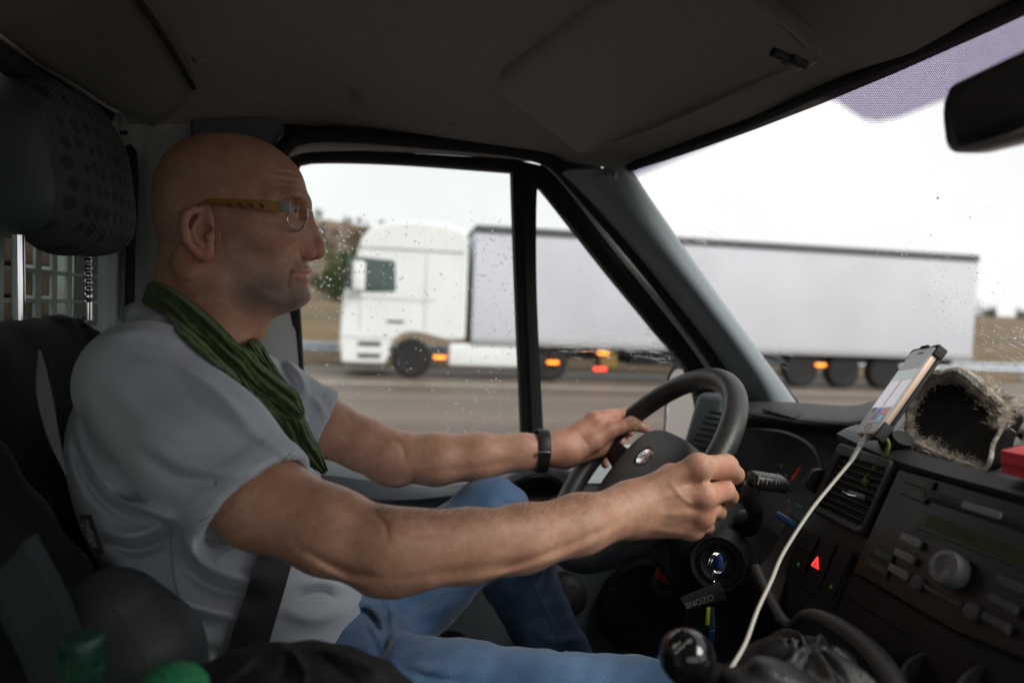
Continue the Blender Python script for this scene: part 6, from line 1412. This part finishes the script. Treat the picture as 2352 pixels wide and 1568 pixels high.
def fjack(p):
    d = d_ell(p, P(660, 1690, .52), (.075, .085, .058), pw=2.1); d = smin(d, d_ell(p, P(800, 1690, .50), (.06, .07, .045)), .03); d = smin(d, d_ell(p, P(520, 1690, .50), (.06, .07, .043)), .03)
    u, v = proj(p); f = np.zeros(len(p))
    for px, w, a in (([(640, 1478), (690, 1520), (700, 1568)], 8, .005), ([(600, 1490), (560, 1530), (500, 1568)], 9, .005), ([(720, 1490), (800, 1510), (900, 1560)], 9, .004), ([(660, 1480), (660, 1530), (640, 1568)], 8, -.004), ([(740, 1505), (790, 1540), (820, 1568)], 8, -.004)): f += bump_line(p, px, w, a)
    return d-f+.0014*np.sin(u*.05)*np.sin(v*.07)
tag(sdf_mesh('jacket', fjack, P(660, 1640, .52)-.2, P(660, 1640, .52)+.2, .0036, mat('black jacket cloth', (.006, .006, .008), .6, noise=(20, .3), bump=(500, .4, .001)), None), 'black jacket heaped on the middle seat in front of the driver', 'jacket')
mb = MB(); mb.box(V(-.05, .40, 1.20), (.5, .5, .16), bev=.05); mb.build('middle_seat', m_cover, van)
# ---- rain on the glass
m_drop = mat('water', (1, 1, 1), .02, trans=1, ior=1.33)
def drops(name, lab, tr_, area, n_, rmin, rmax, seed, stretch=1.0, dirv=None):
    r = random.Random(seed); vs = []; fs = []
    ring = [(1.0, 0), (.92, .28), (.7, .5), (.36, .64)]
    for k in range(n_):
        px, py = area(r); h, nn_ = hit(tr_, px, py)
        if h is None: continue
        nn_ = nn_ if nn_ @ (C0-h) > 0 else -nn_; h = h+(-nn_*.0052); nn_ = -nn_      # water sits on the outside
        R_ = rmin+(rmax-rmin)*r.random()**3; a = nrm(np.cross(nn_, dirv if dirv is not None else V(r.gauss(0, 1), 0, r.gauss(0, 1)))); b_ = np.cross(nn_, a); st = stretch*r.uniform(.8, 1.3); o = len(vs)
        for s_, hh in ring:
            for i in range(7): t_ = i*2*math.pi/7; vs.append(h+(a*math.cos(t_)+b_*math.sin(t_)*st)*R_*s_+nn_*R_*hh)
        vs.append(h+nn_*R_*.68)
        for q in range(3):
            for i in range(7): fs.append((o+q*7+i, o+q*7+(i+1) % 7, o+q*7+7+(i+1) % 7, o+q*7+7+i))
        for i in range(7): fs.append((o+21+i, o+21+(i+1) % 7, o+28))
        fs.append(tuple(o+i for i in reversed(range(7))))
    o = mesh_obj(name, vs, fs, m_drop, None); return tag(o, lab, 'raindrops', kind='stuff')
sgt, qgt = bvh(side_glass), bvh(quarter_glass)
def a_side(r):
    while True:
        x, y = r.uniform(690, 1195), r.uniform(480, 1000)
        if r.random() < .35: x = 690+abs(r.gauss(0, 1))*130; y = 500+abs(r.gauss(0, 120))
        if r.random() < .3: x = r.uniform(1080, 1190)
        if 685 < x < 1198: return x, y
drops('raindrop', 'fine raindrops scattered over the driver side window', sgt, a_side, 1500, .0004, .0021, 1)
def a_q(r): 
    if r.random() < .55: return r.uniform(1240, 1580), 800+r.gauss(0, 22)
    return r.uniform(1236, 1560), r.uniform(480, 1000)
drops('raindrop', 'small raindrops and trickles on the triangular quarter window', qgt, a_q, 330, .0004, .0014, 2)
def a_w(r):
    k = r.random()
    if k < .35: x = r.uniform(1560, 2240); return x, np.interp(x, [1560, 2240], [552, 592])+abs(r.gauss(0, 9))
    if k < .6: x = r.gauss(2205, 45); return x, r.uniform(590, 760)
    if k < .9: return 2352-abs(r.gauss(0, 90)), 760+abs(r.gauss(0, 55))
    return r.uniform(1500, 2352), r.uniform(420, 900)
drops('raindrop', 'raindrops left by the wiper on the windscreen', wt, a_w, 620, .0003, .0011, 3, 1.4, V(1, .3, -.4))
mb = MB(); rr_ = random.Random(9)
for k in range(60):
    x = rr_.uniform(1250, 1540); y = 795+rr_.gauss(0, 17)+(x-1400)*.05; pts = []
    for j in range(6):
        h, nn_ = hit(qgt, x+j*rr_.uniform(5, 10), y+rr_.gauss(0, 1.5)+j*.7)
        if h is not None: pts.append(h+V(0, .0052, .001))
    if len(pts) > 3: mb.tube(np.array(pts), [.0002, .0008, .0006, .0002], 6)
tag(mb.build('water_streak', m_drop), 'water trickles blown along the quarter window', 'water', kind='stuff')
mb = MB()
for k in range(150):
    c = rr_.random()
    if c < .5: x, y, sl = 2352-abs(rr_.gauss(0, 75)), 745+abs(rr_.gauss(0, 60)), .5
    elif c < .75: x, y, sl = rr_.uniform(1500, 1650), 545+rr_.gauss(0, 14), .5
    else: x, y, sl = rr_.uniform(1690, 1800), 800+rr_.gauss(0, 25), .55
    L_ = rr_.uniform(8, 34); pts = []
    for j in range(4):
        h, nn_ = hit(wt, x+j*L_/3, y+sl*j*L_/3)
        if h is not None: pts.append(h+nrm(ray(x, y))*.0075)
    if len(pts) == 4: mb.tube(np.array(pts), [.0001, .0004, .0003, .0001], 6)
tag(mb.build('water_streak', m_drop), 'fine streaks of water swept across the windscreen by the wiper', 'water', kind='stuff')
# two flecks of dirt on the windscreen
for px, py, s_ in ((2154, 455, 1), (2138, 540, .6)):
    h, nn_ = hit(wt, px, py); mb = MB()
    for a in range(5):
        t_ = a*1.3; mb.tube([h, h+(rt*math.cos(t_)+up*math.sin(t_))*.0022*s_], [.0005*s_, .0002*s_], 5)
    tag(mb.build('squashed_insect', m_black), 'dark fleck of a squashed insect high on the windscreen' if s_ == 1 else 'smaller lower dark fleck of an insect on the windscreen', 'insect')
